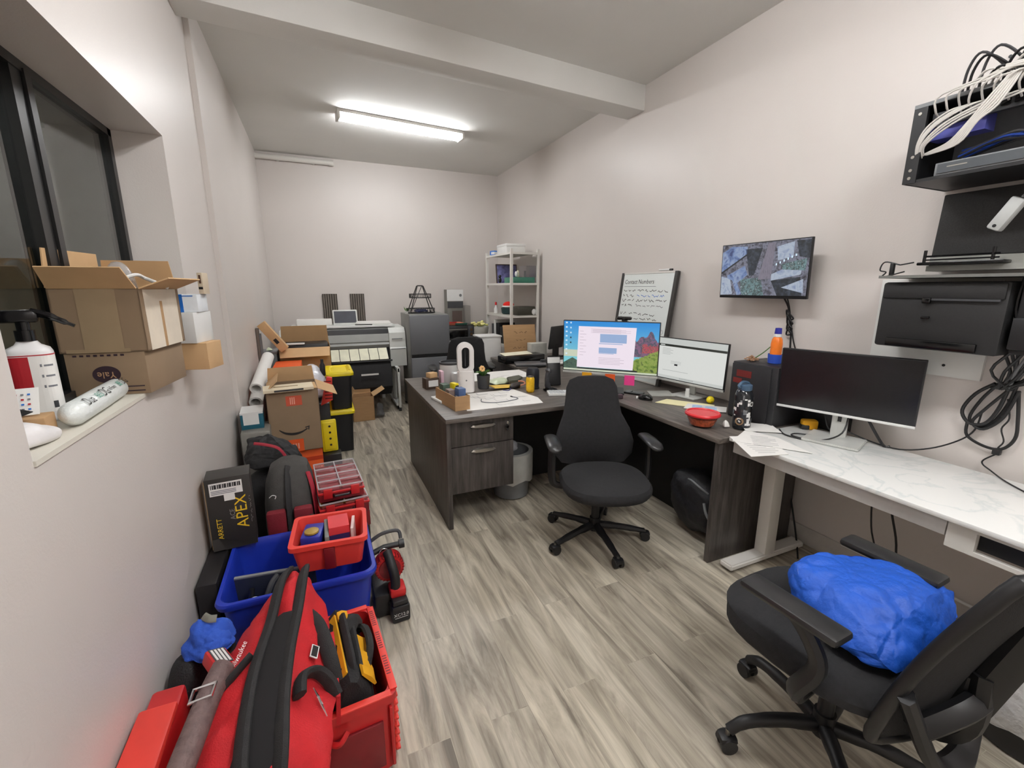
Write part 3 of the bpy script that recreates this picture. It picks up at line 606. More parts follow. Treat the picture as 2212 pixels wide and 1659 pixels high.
# foreground right: bin with liner
T = Thing('waste_bin', 'round black waste bin at the right edge behind the foreground chair', 'bin', (2.14, .42, 0))
T.add('bin', MB().lathe([(.11, 0), (.15, .008), (.175, .17), (.178, .18), (.168, .18), (.145, .02), (.01, .02)], BLACK, n=28))
b = MB(Matrix.Translation((2.14, .42, 0))); rings = []
for z, r_ in ((.10, .178), (.14, .184), (.19, .186), (.24, .18), (.29, .172), (.31, .166), (.29, .155), (.24, .15)):
    rings.append([((r_+.009*noise.noise(Vector((cos(a*pi/20)*5, sin(a*pi/20)*5, z*30))))*cos(a*pi/20), (r_+.012*noise.noise(Vector((cos(a*pi/20)*6, sin(a*pi/20)*6, z*20))))*sin(a*pi/20), z+.012*sin(a*1.3)) for a in range(40)])
b.loft(rings, mat('grey_liner_film', (190, 190, 190), .2, var=.1, scale=20, bump=.8, bscale=30), False)
solo('bin_liner', b, 'crinkled grey plastic liner sticking up out of the black bin', 'bag')

# ------------------------------------------------ things on the L desk
def RT(x, y, z, rz=0, rx=0, ry=0): return Matrix.Translation((x, y, z)) @ Matrix.Rotation(R(rz), 4, 'Z') @ Matrix.Rotation(R(ry), 4, 'Y') @ Matrix.Rotation(R(rx), 4, 'X')
def sheet(name, pts, z, m, label, cat, lines=None, group=None, curl=0):
    b = MB(); b.panel([(p[0], p[1], z) for p in pts], .0015, m)
    if lines: lines(b)
    return solo(name, b, label, cat, group)
def plan_lines(b):
    M = frame((1.17, 2.86, .7522), (1, .03, 0), (0, 1, 0)); r = random.Random(3)
    for k in range(16): 
        x = r.uniform(-.2, .15); y = r.uniform(-.18, .17); w_ = r.uniform(.04, .12)
        b.box(x, x+w_, y, y+.0015, 0, .0004, INKG, M=M); b.box(x, x+.0015, y, y+w_*.6, 0, .0004, INKG, M=M)
sheet('floor_plan_sheet', [(.835, 2.64), (1.385, 2.63), (1.42, 2.78), (1.36, 3.10), (.955, 3.09)], ZT, PAPER, 'large white plan sheet lying on the desk beside the bladeless fan', 'paper', plan_lines)
b = MB().tube([(1.02, 2.88, .7555), (1.0, 2.80, .7555), (1.08, 2.75, .7555), (1.2, 2.76, .7555), (1.27, 2.8, .7555), (1.25, 2.86, .7555)], .0028, INKG).cyl((1.25, 2.855, .7555), (1.245, 2.875, .7555), .004, BLACK)
solo('charging_cable', b, 'thin grey cable looped on the large white plan sheet', 'cable')
T = Thing('storage_box', 'long open kraft box of small items at the front left corner of the desk', 'box', (.80, 2.79, ZT), 7)
w_, d_, h_ = .105, .40, .095
T.add('body', MB().box(-w_/2, w_/2, -d_/2*.55, d_/2*.9, 0, .003, CARD).box(-w_/2, -w_/2+.005, -.12, .22, 0, h_, CARD).box(w_/2-.005, w_/2, -.12, .22, 0, h_, CARD).box(-w_/2, w_/2, -.125, -.118, 0, h_, CARD).box(-w_/2, w_/2, .215, .22, 0, h_, CARD))
for i, (x, y, w2, h2, m, lb) in enumerate(((-.02, .13, .05, .13, mat('dark_green_pack', (70, 90, 76), .5), 'dark green carton standing in the long kraft box'), (.02, -.045, .05, .13, mat('blue_pack', (70, 96, 140), .5), 'blue and white pack standing at the near end of the long kraft box'), (-.02, .03, .045, .11, mat('taupe_pack', (130, 112, 104), .6), 'taupe carton standing in the middle of the long kraft box'))):
    bb = MB(RT(.80, 2.79, ZT+.003, 7)).box(x-w2/2, x+w2/2, y-.035, y+.035, 0, h2, m, .002).box(x-w2/2-.0006, x+w2/2+.0006, y-.02, y+.02, h2*.3, h2*.6, WHITE)
    solo('small_carton', bb, lb, 'box')
solo('sponge', MB(RT(.835, 2.92, ZT+.003, 20)).box(-.018, .018, -.03, .03, 0, .13, YEL, .006).box(-.012, .012, -.036, -.03, .09, .115, BLACK), 'bright yellow object poking out of the long kraft box', 'sponge')
# bladeless fan
T = Thing('bladeless_fan', 'white bladeless desk fan with a tall oval loop', 'fan', (.995, 3.16, ZT), -12)
WF_ = mat('fan_white', (232, 228, 226), .3, var=.01)
T.add('base', MB().loft([rring(0, 0, z, .066*s_, .055*s_, e=3) for z, s_ in ((0, .9), (.006, 1), (.12, .98), (.165, .93), (.175, .7), (.176, .1))], WF_))
lp = MB(); pts = [(.045*cos(a)*1.0, 0, .255+(.05*sin(a) if True else 0)+(.055 if sin(a) > 0 else -.05)*(1 if abs(sin(a)) > .01 else 0)) for a in [2*pi*k/20 for k in range(20)]]
o_ = [(.046*cos(2*pi*k/32), .046*sin(2*pi*k/32)+(.055 if 0 <= k <= 16 else -.055)) for k in range(32)]
rings = []
for k in range(32):
    a = 2*pi*k/32; cx, cz = .046*cos(a), .046*sin(a)+(.055 if sin(a) >= 0 else -.055); nx, nz = cos(a), sin(a)
    rings.append([(cx+nx*px, py, .263+cz+nz*px) for px, py in ((-.016, -.045), (.016, -.04), (.019, 0), (.016, .045), (-.012, .045), (-.017, 0))])
rings.append(rings[0]); lp.loft(rings, WF_, False); T.add('loop', lp)
T.add('inner_slot', MB().loft([[(x*.9, y, z) for x, y, z in [(px*cos(2*pi*k/1)*0+0, 0, 0) for px in (0,)]]*1 for k in range(0)] or [[(-.003, .0, .2), (.003, .0, .2), (.003, .0, .33), (-.003, .0, .33)], [(-.003, .004, .2), (.003, .004, .2), (.003, .004, .33), (-.003, .004, .33)]], DGREY))
T.add('button', MB().cyl((0, -.0535, .10), (0, -.0565, .10), .006, GREYP))
# small boxes at the left edge
T = Thing('card_box', 'dark brown printed box at the left edge of the desk', 'box', (.78, 3.40, ZT), 8)
T.add('body', MB().box(-.055, .055, -.045, .045, 0, .085, mat('dark_brown_print', (70, 54, 44), .6), .002)); T.add('label', MB().box(-.035, .045, -.0462, -.045, .02, .07, WHITE))
solo('small_carton', MB(RT(.79, 3.40, ZT+.0855, 20)).box(-.035, .035, -.03, .03, 0, .04, CARDI, .003), 'small tan carton on top of the dark brown printed box', 'box')
T = Thing('label_printer', 'small white device with a dark display near the left edge of the desk', 'device', (.755, 2.98, ZT), 10)
T.add('body', MB().box(-.045, .045, -.085, .085, 0, .018, WHITE, .005)); T.add('display', MB().box(-.025, .025, -.03, .05, .018, .0195, DGREY))
T = Thing('storage_tub', 'large white tub with a dark rim behind the long kraft box', 'tub', (.98, 3.52, ZT))
T.add('body', MB().lathe([(.07, 0), (.085, .005), (.092, .17), (.085, .17), (.078, .01), (.01, .008)], WHITE)); T.add('rim', MB().lathe([(.0925, .165), (.096, .168), (.096, .182), (.084, .182), (.084, .168)], DGREY))
solo('paper_towel_pack', MB(RT(1.02, 3.38, ZT, 5)).box(-.075, .075, -.04, .04, 0, .12, mat('soft_white_film', (232, 234, 236), .3, bump=.4, bscale=40), .02), 'white soft film-wrapped pack behind the fan', 'pack')
solo('pink_pack', MB(RT(.872, 3.42, ZT, 0)).box(-.012, .012, -.04, .04, 0, .13, mat('pale_pink_print', (226, 190, 204), .5), .002), 'pale pink packet beside the dark brown box', 'pack')
# potted flower, bag, bits
T = Thing('potted_plant', 'small plant with a pale orange flower in a dark pot right of the fan', 'plant', (1.16, 3.22, ZT))
T.add('pot', MB().lathe([(.04, 0), (.044, .004), (.052, .10), (.054, .11), (.047, .11), (.045, .09), (.01, .08)], DGREY, n=20))
lf = MB()
for k in range(14):
    a = rnd.uniform(0, 2*pi); l = rnd.uniform(.05, .1); lf.tube([(0, 0, .08), (l*.4*cos(a), l*.4*sin(a), .13), (l*.8*cos(a), l*.8*sin(a), .14+rnd.uniform(-.02, .04))], [.004, .012, .003], LEAF, 6, flat=.25)
T.add('foliage', lf); fl = MB()
for k in range(7): a = 2*pi*k/7; fl.sph((-.02+.014*cos(a), -.03+.008*sin(a), .165+.014*sin(a)), (.011, .008, .011), mat('peach_petal', (238, 190, 130), .6), 8, 6)
T.add('flower', fl)
def clutter(name, pts, m, label, cat, seed=0, amp=.006, cuts=3, freq=18): 
    b = MB(); b.blob(pts, m, cuts, amp, freq, seed); return solo(name, b, label, cat)
clutter('plastic_bag', [(1.22, 3.18, .752), (1.50, 3.3, .752), (1.48, 3.52, .752), (1.2, 3.45, .752), (1.3, 3.3, .80), (1.42, 3.45, .79)], mat('pale_green_film', (214, 226, 196), .35), 'pale green plastic packet lying beyond the yellow envelope', 'bag', 2)
b = MB(RT(1.33, 3.16, ZT+.012, 12, 0, 5)); b.prism([(-.14, -.05), (.10, -.055), (.14, 0), (.10, .05), (-.13, .05)], .006, mat('yellow_envelope', (240, 200, 90), .6))
solo('envelope', b, 'crumpled yellow padded envelope on the desk', 'envelope', loc=(1.33, 3.16, ZT))
b = MB(); b.box(1.17, 1.75, 3.5, 3.84, ZT, ZT+.004, PAPER)
for k in range(8): b.box(1.22+.05*k, 1.25+.06*k, 3.55+.03*(k % 3), 3.553+.03*(k % 3), ZT+.004, ZT+.0045, INKG)
solo('paper_stack', b, 'stack of white papers along the far edge of the desk', 'paper')
b = MB(RT(1.45, 3.28, ZT+.03, 32, 20)); b.prism([(-.11, -.02), (.0, -.04), (.11, -.015), (.1, .03), (-.05, .045)], .02, mat('olive_fabric', (86, 88, 76), .8), bev=.006)
solo('tool_pouch', b, 'olive grey pouch propped on the papers behind the yellow can', 'pouch', loc=(1.45, 3.28, ZT))
b = MB(RT(1.39, 3.12, ZT, 25)); b.sph((0, 0, .022), (.06, .03, .022), mat('dark_leather', (44, 40, 40), .4)); b.tube([(-.05, 0, .01), (-.1, -.02, .004), (-.12, .02, .004)], .004, mat('navy_strap', (50, 50, 110), .6)).tube([(.04, -.02, .02), (.07, -.04, .03), (.08, -.02, .045), (.05, .01, .05)], .006, mat('salmon_strap', (226, 150, 120), .6))
solo('glove', b, 'dark glove with a salmon coloured strap beside the yellow envelope', 'glove', loc=(1.39, 3.12, ZT))
T = Thing('drink_can', 'yellow drink can on the desk', 'can', (1.445, 2.96, ZT))
CAN = mat('yellow_can', (240, 190, 40), .3, metal=.3, var=.15, scale=50)
T.add('body', MB().lathe([(.024, 0), (.031, .008), (.033, .02), (.033, .105), (.027, .118)], CAN)); T.add('lid', MB().lathe([(.027, .118), (.0275, .121), (.025, .121), (.024, .118), (.001, .118)], METAL))
T = Thing('speaker', 'dark rounded speaker standing behind the yellow can', 'speaker', (1.52, 3.07, ZT))
T.add('body', MB().lathe([(.045, 0), (.05, .006), (.052, .10), (.05, .15), (.04, .165), (.001, .167)], mat('navy_black', (22, 24, 34), .5), n=24)); T.add('base', MB().lathe([(.053, .0), (.054, .012), (.052, .014)], BLACK))
T = Thing('headset', 'black telephone handset standing on its cradle beside the chair back', 'phone', (1.60, 2.93, ZT), 20)
T.add('cradle', MB().prism([(-.05, -.03), (.04, -.05), (.06, .02), (-.03, .05)], .018, BLACKG, bev=.006).tube([(-.03, 0, .015), (-.02, .01, .06), (-.01, .02, .10)], .016, BLACKG))
T.add('handset', MB().tube([(-.02, .0, .03), (-.035, 0, .08), (-.03, 0, .14), (-.01, 0, .17)], [.018, .014, .013, .02], mat('graphite', (50, 50, 54), .35), 10, flat=1.3))
T = Thing('desk_phone', 'black desk phone standing upright with a white label across its top', 'phone', (1.72, 3.08, ZT), -14)
M = RT(0, 0, 0, 0, -12)
T.add('body', MB(M).box(-.055, .055, -.02, .02, 0.004, .235, BLACK, .008)); T.add('label', MB(M).box(-.054, .05, -.022, -.0195, .185, .232, WHITE))
T = Thing('keyboard', 'white keyboard partly hidden behind the chair back', 'keyboard', (1.72, 2.77, ZT), -20)
T.add('body', MB().box(-.20, .20, -.06, .06, 0, .018, WHITE, .004)); kb = MB()
for i in range(14):
    for j in range(4): kb.box(-.19+.027*i, -.168+.027*i, -.05+.026*j, -.03+.026*j, .018, .022, mat('key_grey', (200, 202, 204), .5))
T.add('keys', kb)
clutter('tissue', [(1.80, 2.93, .752), (1.87, 2.95, .752), (1.84, 3.0, .752), (1.83, 2.95, .80), (1.86, 2.98, .79)], mat('tissue_green', (206, 218, 206), .7), 'pale crumpled tissue behind the white keyboard', 'tissue', 4, .004, 2)
T = Thing('wallet', 'dark purple wallet on the desk right of the chair back', 'wallet', (1.93, 2.555, ZT), -25); T.add('body', MB().box(-.055, .055, -.04, .04, 0, .022, mat('purple_brown', (58, 42, 50), .5), .006)); T.add('flap', MB().box(-.055, .055, -.041, .0, .022, .027, mat('purple_brown2', (68, 50, 58), .5), .002))
clutter('earbud_case', [(2.03, 2.43, .752), (2.07, 2.45, .752), (2.05, 2.47, .753), (2.05, 2.44, .785), (2.035, 2.45, .78)], WHITE, 'small white lump of earphones beside the black mouse', 'earphones', 5, .003, 2)
T = Thing('computer_mouse', 'black computer mouse on the desk', 'mouse', (2.10, 2.42, ZT), 30); T.add('body', MB().loft([rring(0, 0, z, .032*s_, .052*s_, 24, 2.3) for z, s_ in ((0, .95), (.006, 1), (.02, .93), (.03, .72), (.036, .4), (.037, .05))], BLACKG)); T.add('wheel', MB().cyl((-.003, -.02, .032), (.003, -.02, .032), .008, DGREY))
T = Thing('phone_case', 'flat black phone lying on papers under the wallpaper monitor', 'phone', (2.14, 2.60, ZT), 30); T.add('body', MB().box(-.04, .04, -.07, .07, 0, .012, BLACKG, .004)); T.add('clip', MB().box(-.03, .03, .02, .05, .012, .015, GREYP))
b = MB().panel([(2.20, 2.47, ZT+.001), (2.36, 2.40, ZT+.001), (2.44, 2.56, ZT+.001), (2.28, 2.62, ZT+.001)], .003, mat('grey_notebook', (168, 168, 162), .6)); solo('notebook', b, 'light grey notebook lying beneath the web page monitor', 'notebook')
T = Thing('pill_bottle', 'small white cylinder bottle standing under the web page monitor', 'bottle', (2.40, 2.33, ZT)); T.add('body', MB().lathe([(.014, 0), (.015, .003), (.015, .05), (.012, .055)], WHITE)); T.add('cap', MB().lathe([(.0135, .055), (.0135, .07), (.001, .07)], mat('cap_white', (240, 240, 240), .4)))
T = Thing('stress_ball', 'bright yellow ball near the web page monitor', 'ball', (2.43, 2.15, ZT)); T.add('body', MB().sph((0, 0, .026), .026, YEL, 20, 14)); T.add('face', MB().tube([(-.012, -.0245, .022), (-.018, -.0235, .0185), (-.006, -.0275, .018)], .001, BLACK, 4))
b = MB(); b.panel([(2.10, 2.32, ZT+.001), (2.30, 2.02, ZT+.001), (2.42, 2.10, ZT+.001), (2.24, 2.36, ZT+.001)], .003, YPAP); solo('writing_pad', b, 'pale yellow writing pad on the desk', 'paper')
b = MB(); b.panel([(2.16, 2.12, ZT+.0045), (2.33, 1.93, ZT+.0045), (2.44, 2.02, ZT+.0045), (2.28, 2.20, ZT+.0045)], .001, PAPER); M = frame((2.30, 2.07, ZT+.006), (.67, -.75, 0), (.7, .7, 0))
b.box(-.08, -.02, -.03, .04, 0, .0003, mat('pale_blue_print', (190, 214, 236), .6), M=M).box(.0, .07, -.05, .03, 0, .0003, mat('pale_blue_print', (190, 214, 236), .6), M=M)
for k in range(5): b.box(-.08, .06, -.06+.025*k, -.058+.025*k, .0003, .0006, BLUEP, M=M)
solo('printed_sheet', b, 'white sheet with pale blue print lying on the yellow pad', 'paper')
# food container
T = Thing('food_container', 'round food container with a red lid and orange contents', 'container', (1.985, 1.80, ZT))
T.add('bowl', MB().lathe([(.055, 0), (.065, .004), (.086, .062), (.09, .066), (.086, .068), (.06, .008), (.01, .006)], CLEAR, n=36))
fd = MB(); fd.lathe([(.05, .009), (.063, .011), (.081, .052), (.06, .058), (.001, .055)], mat('orange_food', (214, 104, 60), .6, var=.35, scale=70, bump=.6, bscale=90), n=28); T.add('food', fd)
RL = mat('red_lid', (214, 44, 52), .35, var=.03)
T.add('lid', MB().lathe([(.088, .066), (.096, .068), (.097, .076), (.092, .084), (.084, .084), (.080, .079), (.001, .080)], RL, n=40))
clutter('napkin', [(2.05, 1.70, .752), (2.10, 1.68, .752), (2.08, 1.76, .752), (2.07, 1.72, .81), (2.09, 1.71, .79)], PAPER, 'crumpled white napkin between the food container and the water bottle', 'napkin', 8, .005, 2)
# water bottle with stickers
T = Thing('water_bottle', 'dark water bottle covered in black and white stickers', 'bottle', (2.15, 1.675, ZT+.002))
T.add('body', MB().lathe([(.042, 0), (.046, .004), (.047, .02), (.047, .19), (.040, .215), (.030, .225)], mat('smoky_bottle', (34, 36, 40), .12), n=32))
T.add('lid', MB().lathe([(.034, .222), (.036, .226), (.036, .252), (.030, .256), (.001, .256)], mat('slate_blue_lid', (70, 96, 122), .4), n=28))
T.add('carry_loop', MB().tube([(-.034, 0, .235), (-.05, 0, .25), (-.025, 0, .268), (.015, 0, .264), (.033, 0, .252)], .005, mat('slate_blue_lid', (0, 0, 0)), flat=1.6))
stk = MB()
def curved(b, a0, a1, z0, z1, m, r=.0476, n=6, shp=None):
    for k in range(n):
        u0, u1 = a0+(a1-a0)*k/n, a0+(a1-a0)*(k+1)/n
        b.quad([(r*cos(R(u0)), r*sin(R(u0)), z0), (r*cos(R(u1)), r*sin(R(u1)), z0), (r*cos(R(u1)), r*sin(R(u1)), z1), (r*cos(R(u0)), r*sin(R(u0)), z1)], m)
r = random.Random(11)
for k in range(34):
    a = r.uniform(150, 310); z = r.uniform(.01, .175); curved(stk, a, a+r.uniform(8, 28), z, z+r.uniform(.006, .028), r.choice([WHITE, WHITE, WHITE, INK, GREYP]), .0474+k*.00004, 3)
for a, z, m, R_ in ((205, .05, mat('sticker_brown', (150, 120, 90), .5), .022), (275, .15, WHITE, .014)):
    c = [(.0492*cos(R(a)+x/.047), .0492*sin(R(a)+x/.047), z+y) for x, y in [(R_*cos(q), R_*sin(q)) for q in [2*pi*i/16 for i in range(16)]]]; stk.quad(c, m)
    c = [(.0494*cos(R(a)+x/.047), .0494*sin(R(a)+x/.047), z+y) for x, y in [(R_*.6*cos(q), R_*.6*sin(q)) for q in [2*pi*i/16 for i in range(16)]]]; stk.quad(c, INK)
T.add('sticker', stk)
# black cabinet box at the desk end
T = Thing('mini_cabinet', 'black box-shaped mini cabinet standing at the wall end of the desk', 'cabinet', (2.44, 1.76, ZT))
CBK = mat('charcoal_panel', (34, 34, 37), .5, var=.1)
T.add('body', MB().box(2.31, 2.60, 1.605, 1.90, ZT, 1.095, CBK, .004), world=True); T.add('door', MB().box(2.30, 2.31, 1.64, 1.895, ZT+.01, 1.085, CBK, .002), world=True)
RB = mat('red_smudge', (110, 30, 26), .6)
T.add('sticker', MB().box(2.2985, 2.2999, 1.76, 1.86, 1.01, 1.05, RB).box(2.2985, 2.2999, 1.82, 1.88, .97, 1.0, RB), world=True)
T = Thing('coffee_cup', 'blue cup holding an orange bottle on the black mini cabinet', 'cup', (2.45, 1.735, 1.095)); T.add('body', MB().lathe([(.033, 0), (.037, .003), (.04, .055), (.036, .055), (.034, .006), (.01, .005)], mat('royal_blue', (48, 84, 190), .4)))
T = Thing('spray_can', 'orange sunscreen bottle with a dark blue cap', 'bottle', (2.45, 1.735, 1.102))
OB = mat('orange_bottle', (244, 126, 36), .35, var=.06, scale=30)
T.add('body', MB().lathe([(.026, 0), (.030, .004), (.031, .11), (.027, .135), (.019, .15)], OB)); T.add('collar', MB().lathe([(.019, .148), (.021, .15), (.019, .166), (.016, .168)], WHITE)); T.add('cap', MB().lathe([(.0185, .166), (.019, .17), (.017, .20), (.001, .202)], mat('navy_cap', (40, 44, 150), .4)))
pot = MB()
for k in range(60):
    a = rnd.uniform(0, 2*pi); q = rnd.uniform(0, .05); pot.sph((2.40+q*cos(a), 1.85+q*.6*sin(a), 1.101+rnd.uniform(0, .03)*(1-q/.06)), (.008, .006, .005), mat('potpourri', (168, 130, 100), .8, var=.5, scale=120), 6, 4)
pot.tube([(2.41, 1.84, 1.11), (2.43, 1.80, 1.15), (2.45, 1.77, 1.19)], .003, LEAF)
solo('dried_flowers', pot, 'small heap of dried flower heads on the black mini cabinet', 'dried flowers', kind='stuff')
solo('black_box', MB().box(2.53, 2.61, 1.36, 1.58, .758, .90, BLACK, .006), 'small black box behind the switched-off monitor on the white desk', 'box')
# papers across both desks
def pl(M, n=9, w_=.09): 
    def f(b):
        for k in range(n): b.box(-w_, w_*(.9 if k % 3 else .4), -.11+.024*k, -.108+.024*k, 0, .0003, INKG, M=M)
    return f
sheet('printed_sheet', [(1.80, 1.33), (1.99, 1.28), (2.13, 1.50), (1.95, 1.58)], .7575+.001, PAPER, 'white printed sheet overhanging the left end of the marble desk', 'paper', pl(frame((1.97, 1.43, .7605), (1, -.4, 0), (.4, 1, 0)), 8, .06))
sheet('printed_sheet', [(1.90, 1.52), (2.10, 1.24), (2.16, 1.46), (2.12, 1.62)], .7575+.003, PAPER, 'white printed sheet with text rows, topmost where the two desks meet', 'paper', pl(frame((2.07, 1.47, .7625), (.7, -.7, 0), (.7, .7, 0)), 7, .06))
sheet('printed_sheet', [(2.10, 1.60), (2.25, 1.50), (2.33, 1.62), (2.20, 1.74)], .7575+.0055, PAPER, 'white sheet lying beneath the stickered water bottle', 'paper')
T = Thing('tape_measure', 'yellow and black tape measure beneath the switched-off monitor', 'tape measure', (2.47, 1.50, .757), -40); T.add('body', MB().box(-.04, .04, -.025, .025, 0, .055, YELF, .012)); T.add('grip', MB().box(-.042, .0, -.027, .027, -.0, .03, BLACK, .008).box(.01, .043, -.015, .015, .02, .05, BLACK, .005))
b = MB(); b.tube([(2.30, 1.55, .762), (2.24, 1.47, .762), (2.27, 1.36, .762), (2.34, 1.31, .762), (2.38, 1.36, .764), (2.30, 1.45, .768), (2.25, 1.44, .766), (2.30, 1.34, .764), (2.42, 1.30, .80), (2.47, 1.31, .9)], .004, BLACK)
b.tube([(2.45, 1.42, .90), (2.44, 1.38, .80), (2.48, 1.33, .80), (2.53, 1.22, .765), (2.53, 1.10, .765), (2.56, 1.0, .80), (2.59, .92, .86), (2.60, .88, .92), (2.60, .87, 1.0)], .0035, BLACK)
solo('monitor_cable', b, 'black cable coiled under the switched-off monitor and running up the wall', 'cable')
solo('monitor_cable', MB().tube([(2.47, 1.24, .92), (2.49, 1.2, .84), (2.52, 1.16, .764), (2.535, 1.14, .764)], .007, BLACK), 'thick black cable angled down behind the switched-off monitor', 'cable')
# bag under the desk
clutter('backpack', [(2.02, 2.05, .005), (2.19, 2.1, .005), (2.19, 1.66, .005), (2.02, 1.68, .005), (1.96, 2.02, .42), (2.18, 2.1, .47), (2.18, 1.66, .44), (1.97, 1.70, .30), (1.93, 1.9, .38)], mat('navy_black_fabric', (22, 22, 28), .6, bump=.3, bscale=80), 'dark navy backpack under the right end of the woodgrain desk', 'bag', 6, .02, 4, 7)
b = MB(); b.tube([(1.975, 1.85, .40), (1.955, 1.80, .41), (1.96, 1.74, .39), (1.99, 1.71, .36)], .006, GREYP).tube([(1.975, 1.72, .30), (1.965, 1.69, .25), (1.98, 1.66, .2)], .008, GREYP)
solo('cable_coil', b, 'coil of grey cord beside the dark navy backpack under the desk', 'cord')

# ------------------------------------------------ network gear on the right wall
T = Thing('network_rack', 'open black wall-mounted network rack full of cables near the ceiling', 'network rack', (2.44, .9, 1.94))
x0, x1, y0, y1, z0, z1 = 2.285, 2.615, .40, 1.158, 1.95, 2.24
T.add('frame', MB().box(x0, x1, y0, y1, z0, z0+.012, BLACK).box(x0, x1, y0, y1, z1-.01, z1, BLACK).box(x0, x1, y1-.010, y1, z0, z1, BLACK).box(x0, x1, y0, y0+.01, z0, z1, BLACK).box(x1-.01, x1, y0, y1, z0, z1, mat('rack_back', (150, 152, 156), .5)).box(x0-.004, x0+.012, y1-.045, y1, z0, z1, BLACK).box(x0-.004, x0+.012, y0, y0+.045, z0, z1, BLACK).box(x0-.005, x0+.004, y0, y1, z1-.008, z1+.006, GREYP), world=True)
PB = mat('violet_panel', (96, 100, 190), .35)
pnl = MB().box(x0+.03, x0+.05, .5, y1-.05, z1-.085, z1-.035, DGREY).box(x0+.05, x0+.12, .95, y1-.04, z1-.13, z1-.07, PB)
for k in range(14): pnl.box(x0+.024, x0+.03, .56+.036*k, .585+.036*k, z1-.072, z1-.048, BLACKG)
T.add('patch_panel', pnl, world=True)
sc_ = MB()
for z in (z0+.02, z0+.05, z0+.10, z1-.03): sc_.cyl((x0-.006, y1-.022, z), (x0-.001, y1-.022, z), .006, METAL)
T.add('screw', sc_, world=True)
T = Thing('network_switch', 'flat grey and black network recorder lying in the bottom of the rack', 'network switch', (2.44, .75, 1.963))
T.add('body', MB().box(x0+.005, x1-.03, .45, 1.06, 1.963, 2.01, GREYP, .003), world=True); T.add('front_panel', MB().box(x0+.001, x0+.006, .46, 1.05, 1.970, 2.004, mat('steel_grey_panel', (74, 78, 82), .4)).box(x0, x0+.002, .96, 1.02, 1.988, 1.992, METAL), world=True)
solo('network_device', MB().box(2.40, 2.60, .45, .72, 2.012, 2.10, WHITE, .008).box(2.395, 2.40, .5, .7, 2.03, 2.08, GREYP), 'white network box behind the cables inside the rack', 'network box')
cb = MB(); r = random.Random(5); CW = mat('grey_white_cable', (206, 202, 196), .5, var=.05)
for k in range(16):
    y = .60+.032*k; cb.tube([(x0+.02, y, z1-.06), (x0-.02, y, z1-.03+r.uniform(-.01, .02)), (x0-.035, y-.02, z1+.01), (x0-.02, .88+r.uniform(-.04, .04), z1+.02+r.uniform(-.01, .03))], .0035, CW, 6, smooth=4)
for k in range(6):
    o = .006*k; cb.tube([(x0-.02, .88-o, z1+.02), (x0-.04, .92-o, z1-.05-o), (x0-.045, .965-o, z1-.12), (x0-.04, 1.01-o, z1-.17-o*.4), (x0-.02, 1.07, z1-.185-o*.3), (x0+.03, 1.115, z1-.18)], .0036, CW, 6, smooth=5)
for k in range(9):
    o = .012*k*r.uniform(.6, 1.3); cb.tube([(x0+.015, 1.13-o*.2, z1-.22+o*.3), (x0-.012, 1.125-o*.3, z1-.15), (x0-.015, 1.10-o, z1-.09), (x0-.01, 1.04-o*2, z1-.05), (x0+.02, 1.0-o*2, z1-.04)], .0034, CW, 6, smooth=5)
solo('cable_bundle', cb, 'bundle of pale network cables looping across the front of the rack', 'cables')
cb = MB()
for k in range(16):
    y = .80+.016*k; q = r.uniform(.04, .13); cb.tube([(x0+.05, y, z1+.004), (x0+.02, y-.02, z1+q*.7), (x0, y-.06, z1+q), (x0+.03, y-.11, z1+q*.6), (x0+.08, y-.14, z1+.006)], .0045, [mat('dark_cable', (60, 60, 62), .5), CW, BLACK][k % 3], 6, smooth=5)
solo('cable_bundle', cb, 'tangle of dark and grey cables looping up over the top of the rack', 'cables')
cb = MB()
for k in range(8): cb.tube([(x0+.06+.01*k, 1.02, 2.02+.012*(k % 4)), (x0+.02, .90-.02*k, 2.05+.01*(k % 3)), (x0+.01, .78, 2.04+.012*k*.6), (x0+.05, .60, 2.09+.008*k)], .004, [BLACK, mat('blue_cable', (30, 60, 140), .4), mat('dark_cable', (0, 0, 0)), mat('blue_cable', (0, 0, 0))][k % 4], 6, smooth=5)
solo('cable_bundle', cb, 'blue and black patch cables lying above the recorder in the rack', 'cables')
# middle: flat panel with router
GB = mat('speckled_black_panel', (44, 44, 44), .6, var=.25, scale=200)
T = Thing('modem', 'thin black speckled panel standing on the wall shelf below the rack', 'modem', (2.55, .93, 1.60))
T.add('panel', MB(RT(2.545, .93, 1.663, 0, 0, 3)).box(-.012, .012, -.155, .195, 0, .262, GB, .006), world=True)
T.add('stand', MB().box(2.50, 2.60, .80, 1.12, 1.602, 1.625, mat('grey_bracket', (150, 150, 144), .5)).box(2.52, 2.56, .80, 1.12, 1.625, 1.662, mat('grey_bracket', (0, 0, 0))), world=True)
T = Thing('router', 'black router with bars lying along the foot of the speckled panel', 'router', (2.49, .99, 1.626)); rb = MB()
rb.box(2.46, 2.525, .86, 1.14, 1.627, 1.64, BLACKG, .004).box(2.47, 2.475, .88, 1.12, 1.66, 1.668, BLACKG).box(2.47, 2.475, .88, 1.12, 1.646, 1.652, BLACKG).cyl((2.475, 1.12, 1.634), (2.475, 1.12, 1.69), .006, BLACKG).cyl((2.475, .90, 1.634), (2.475, .90, 1.69), .006, BLACKG)
T.add('body', rb, world=True)
b = MB(RT(2.40, .86, 1.80, 0, 28, 0)).box(-.02, .02, -.022, .022, -.06, .06, mat('light_grey_adapter', (182, 184, 182), .5), .008).cyl((-.021, 0, -.045), (-.0205, 0, -.045), .006, BLACK)
b.M = Matrix(); b.tube([(2.40, .83, 1.855), (2.41, .81, 1.89), (2.42, .80, 1.948)], .005, GREYP)
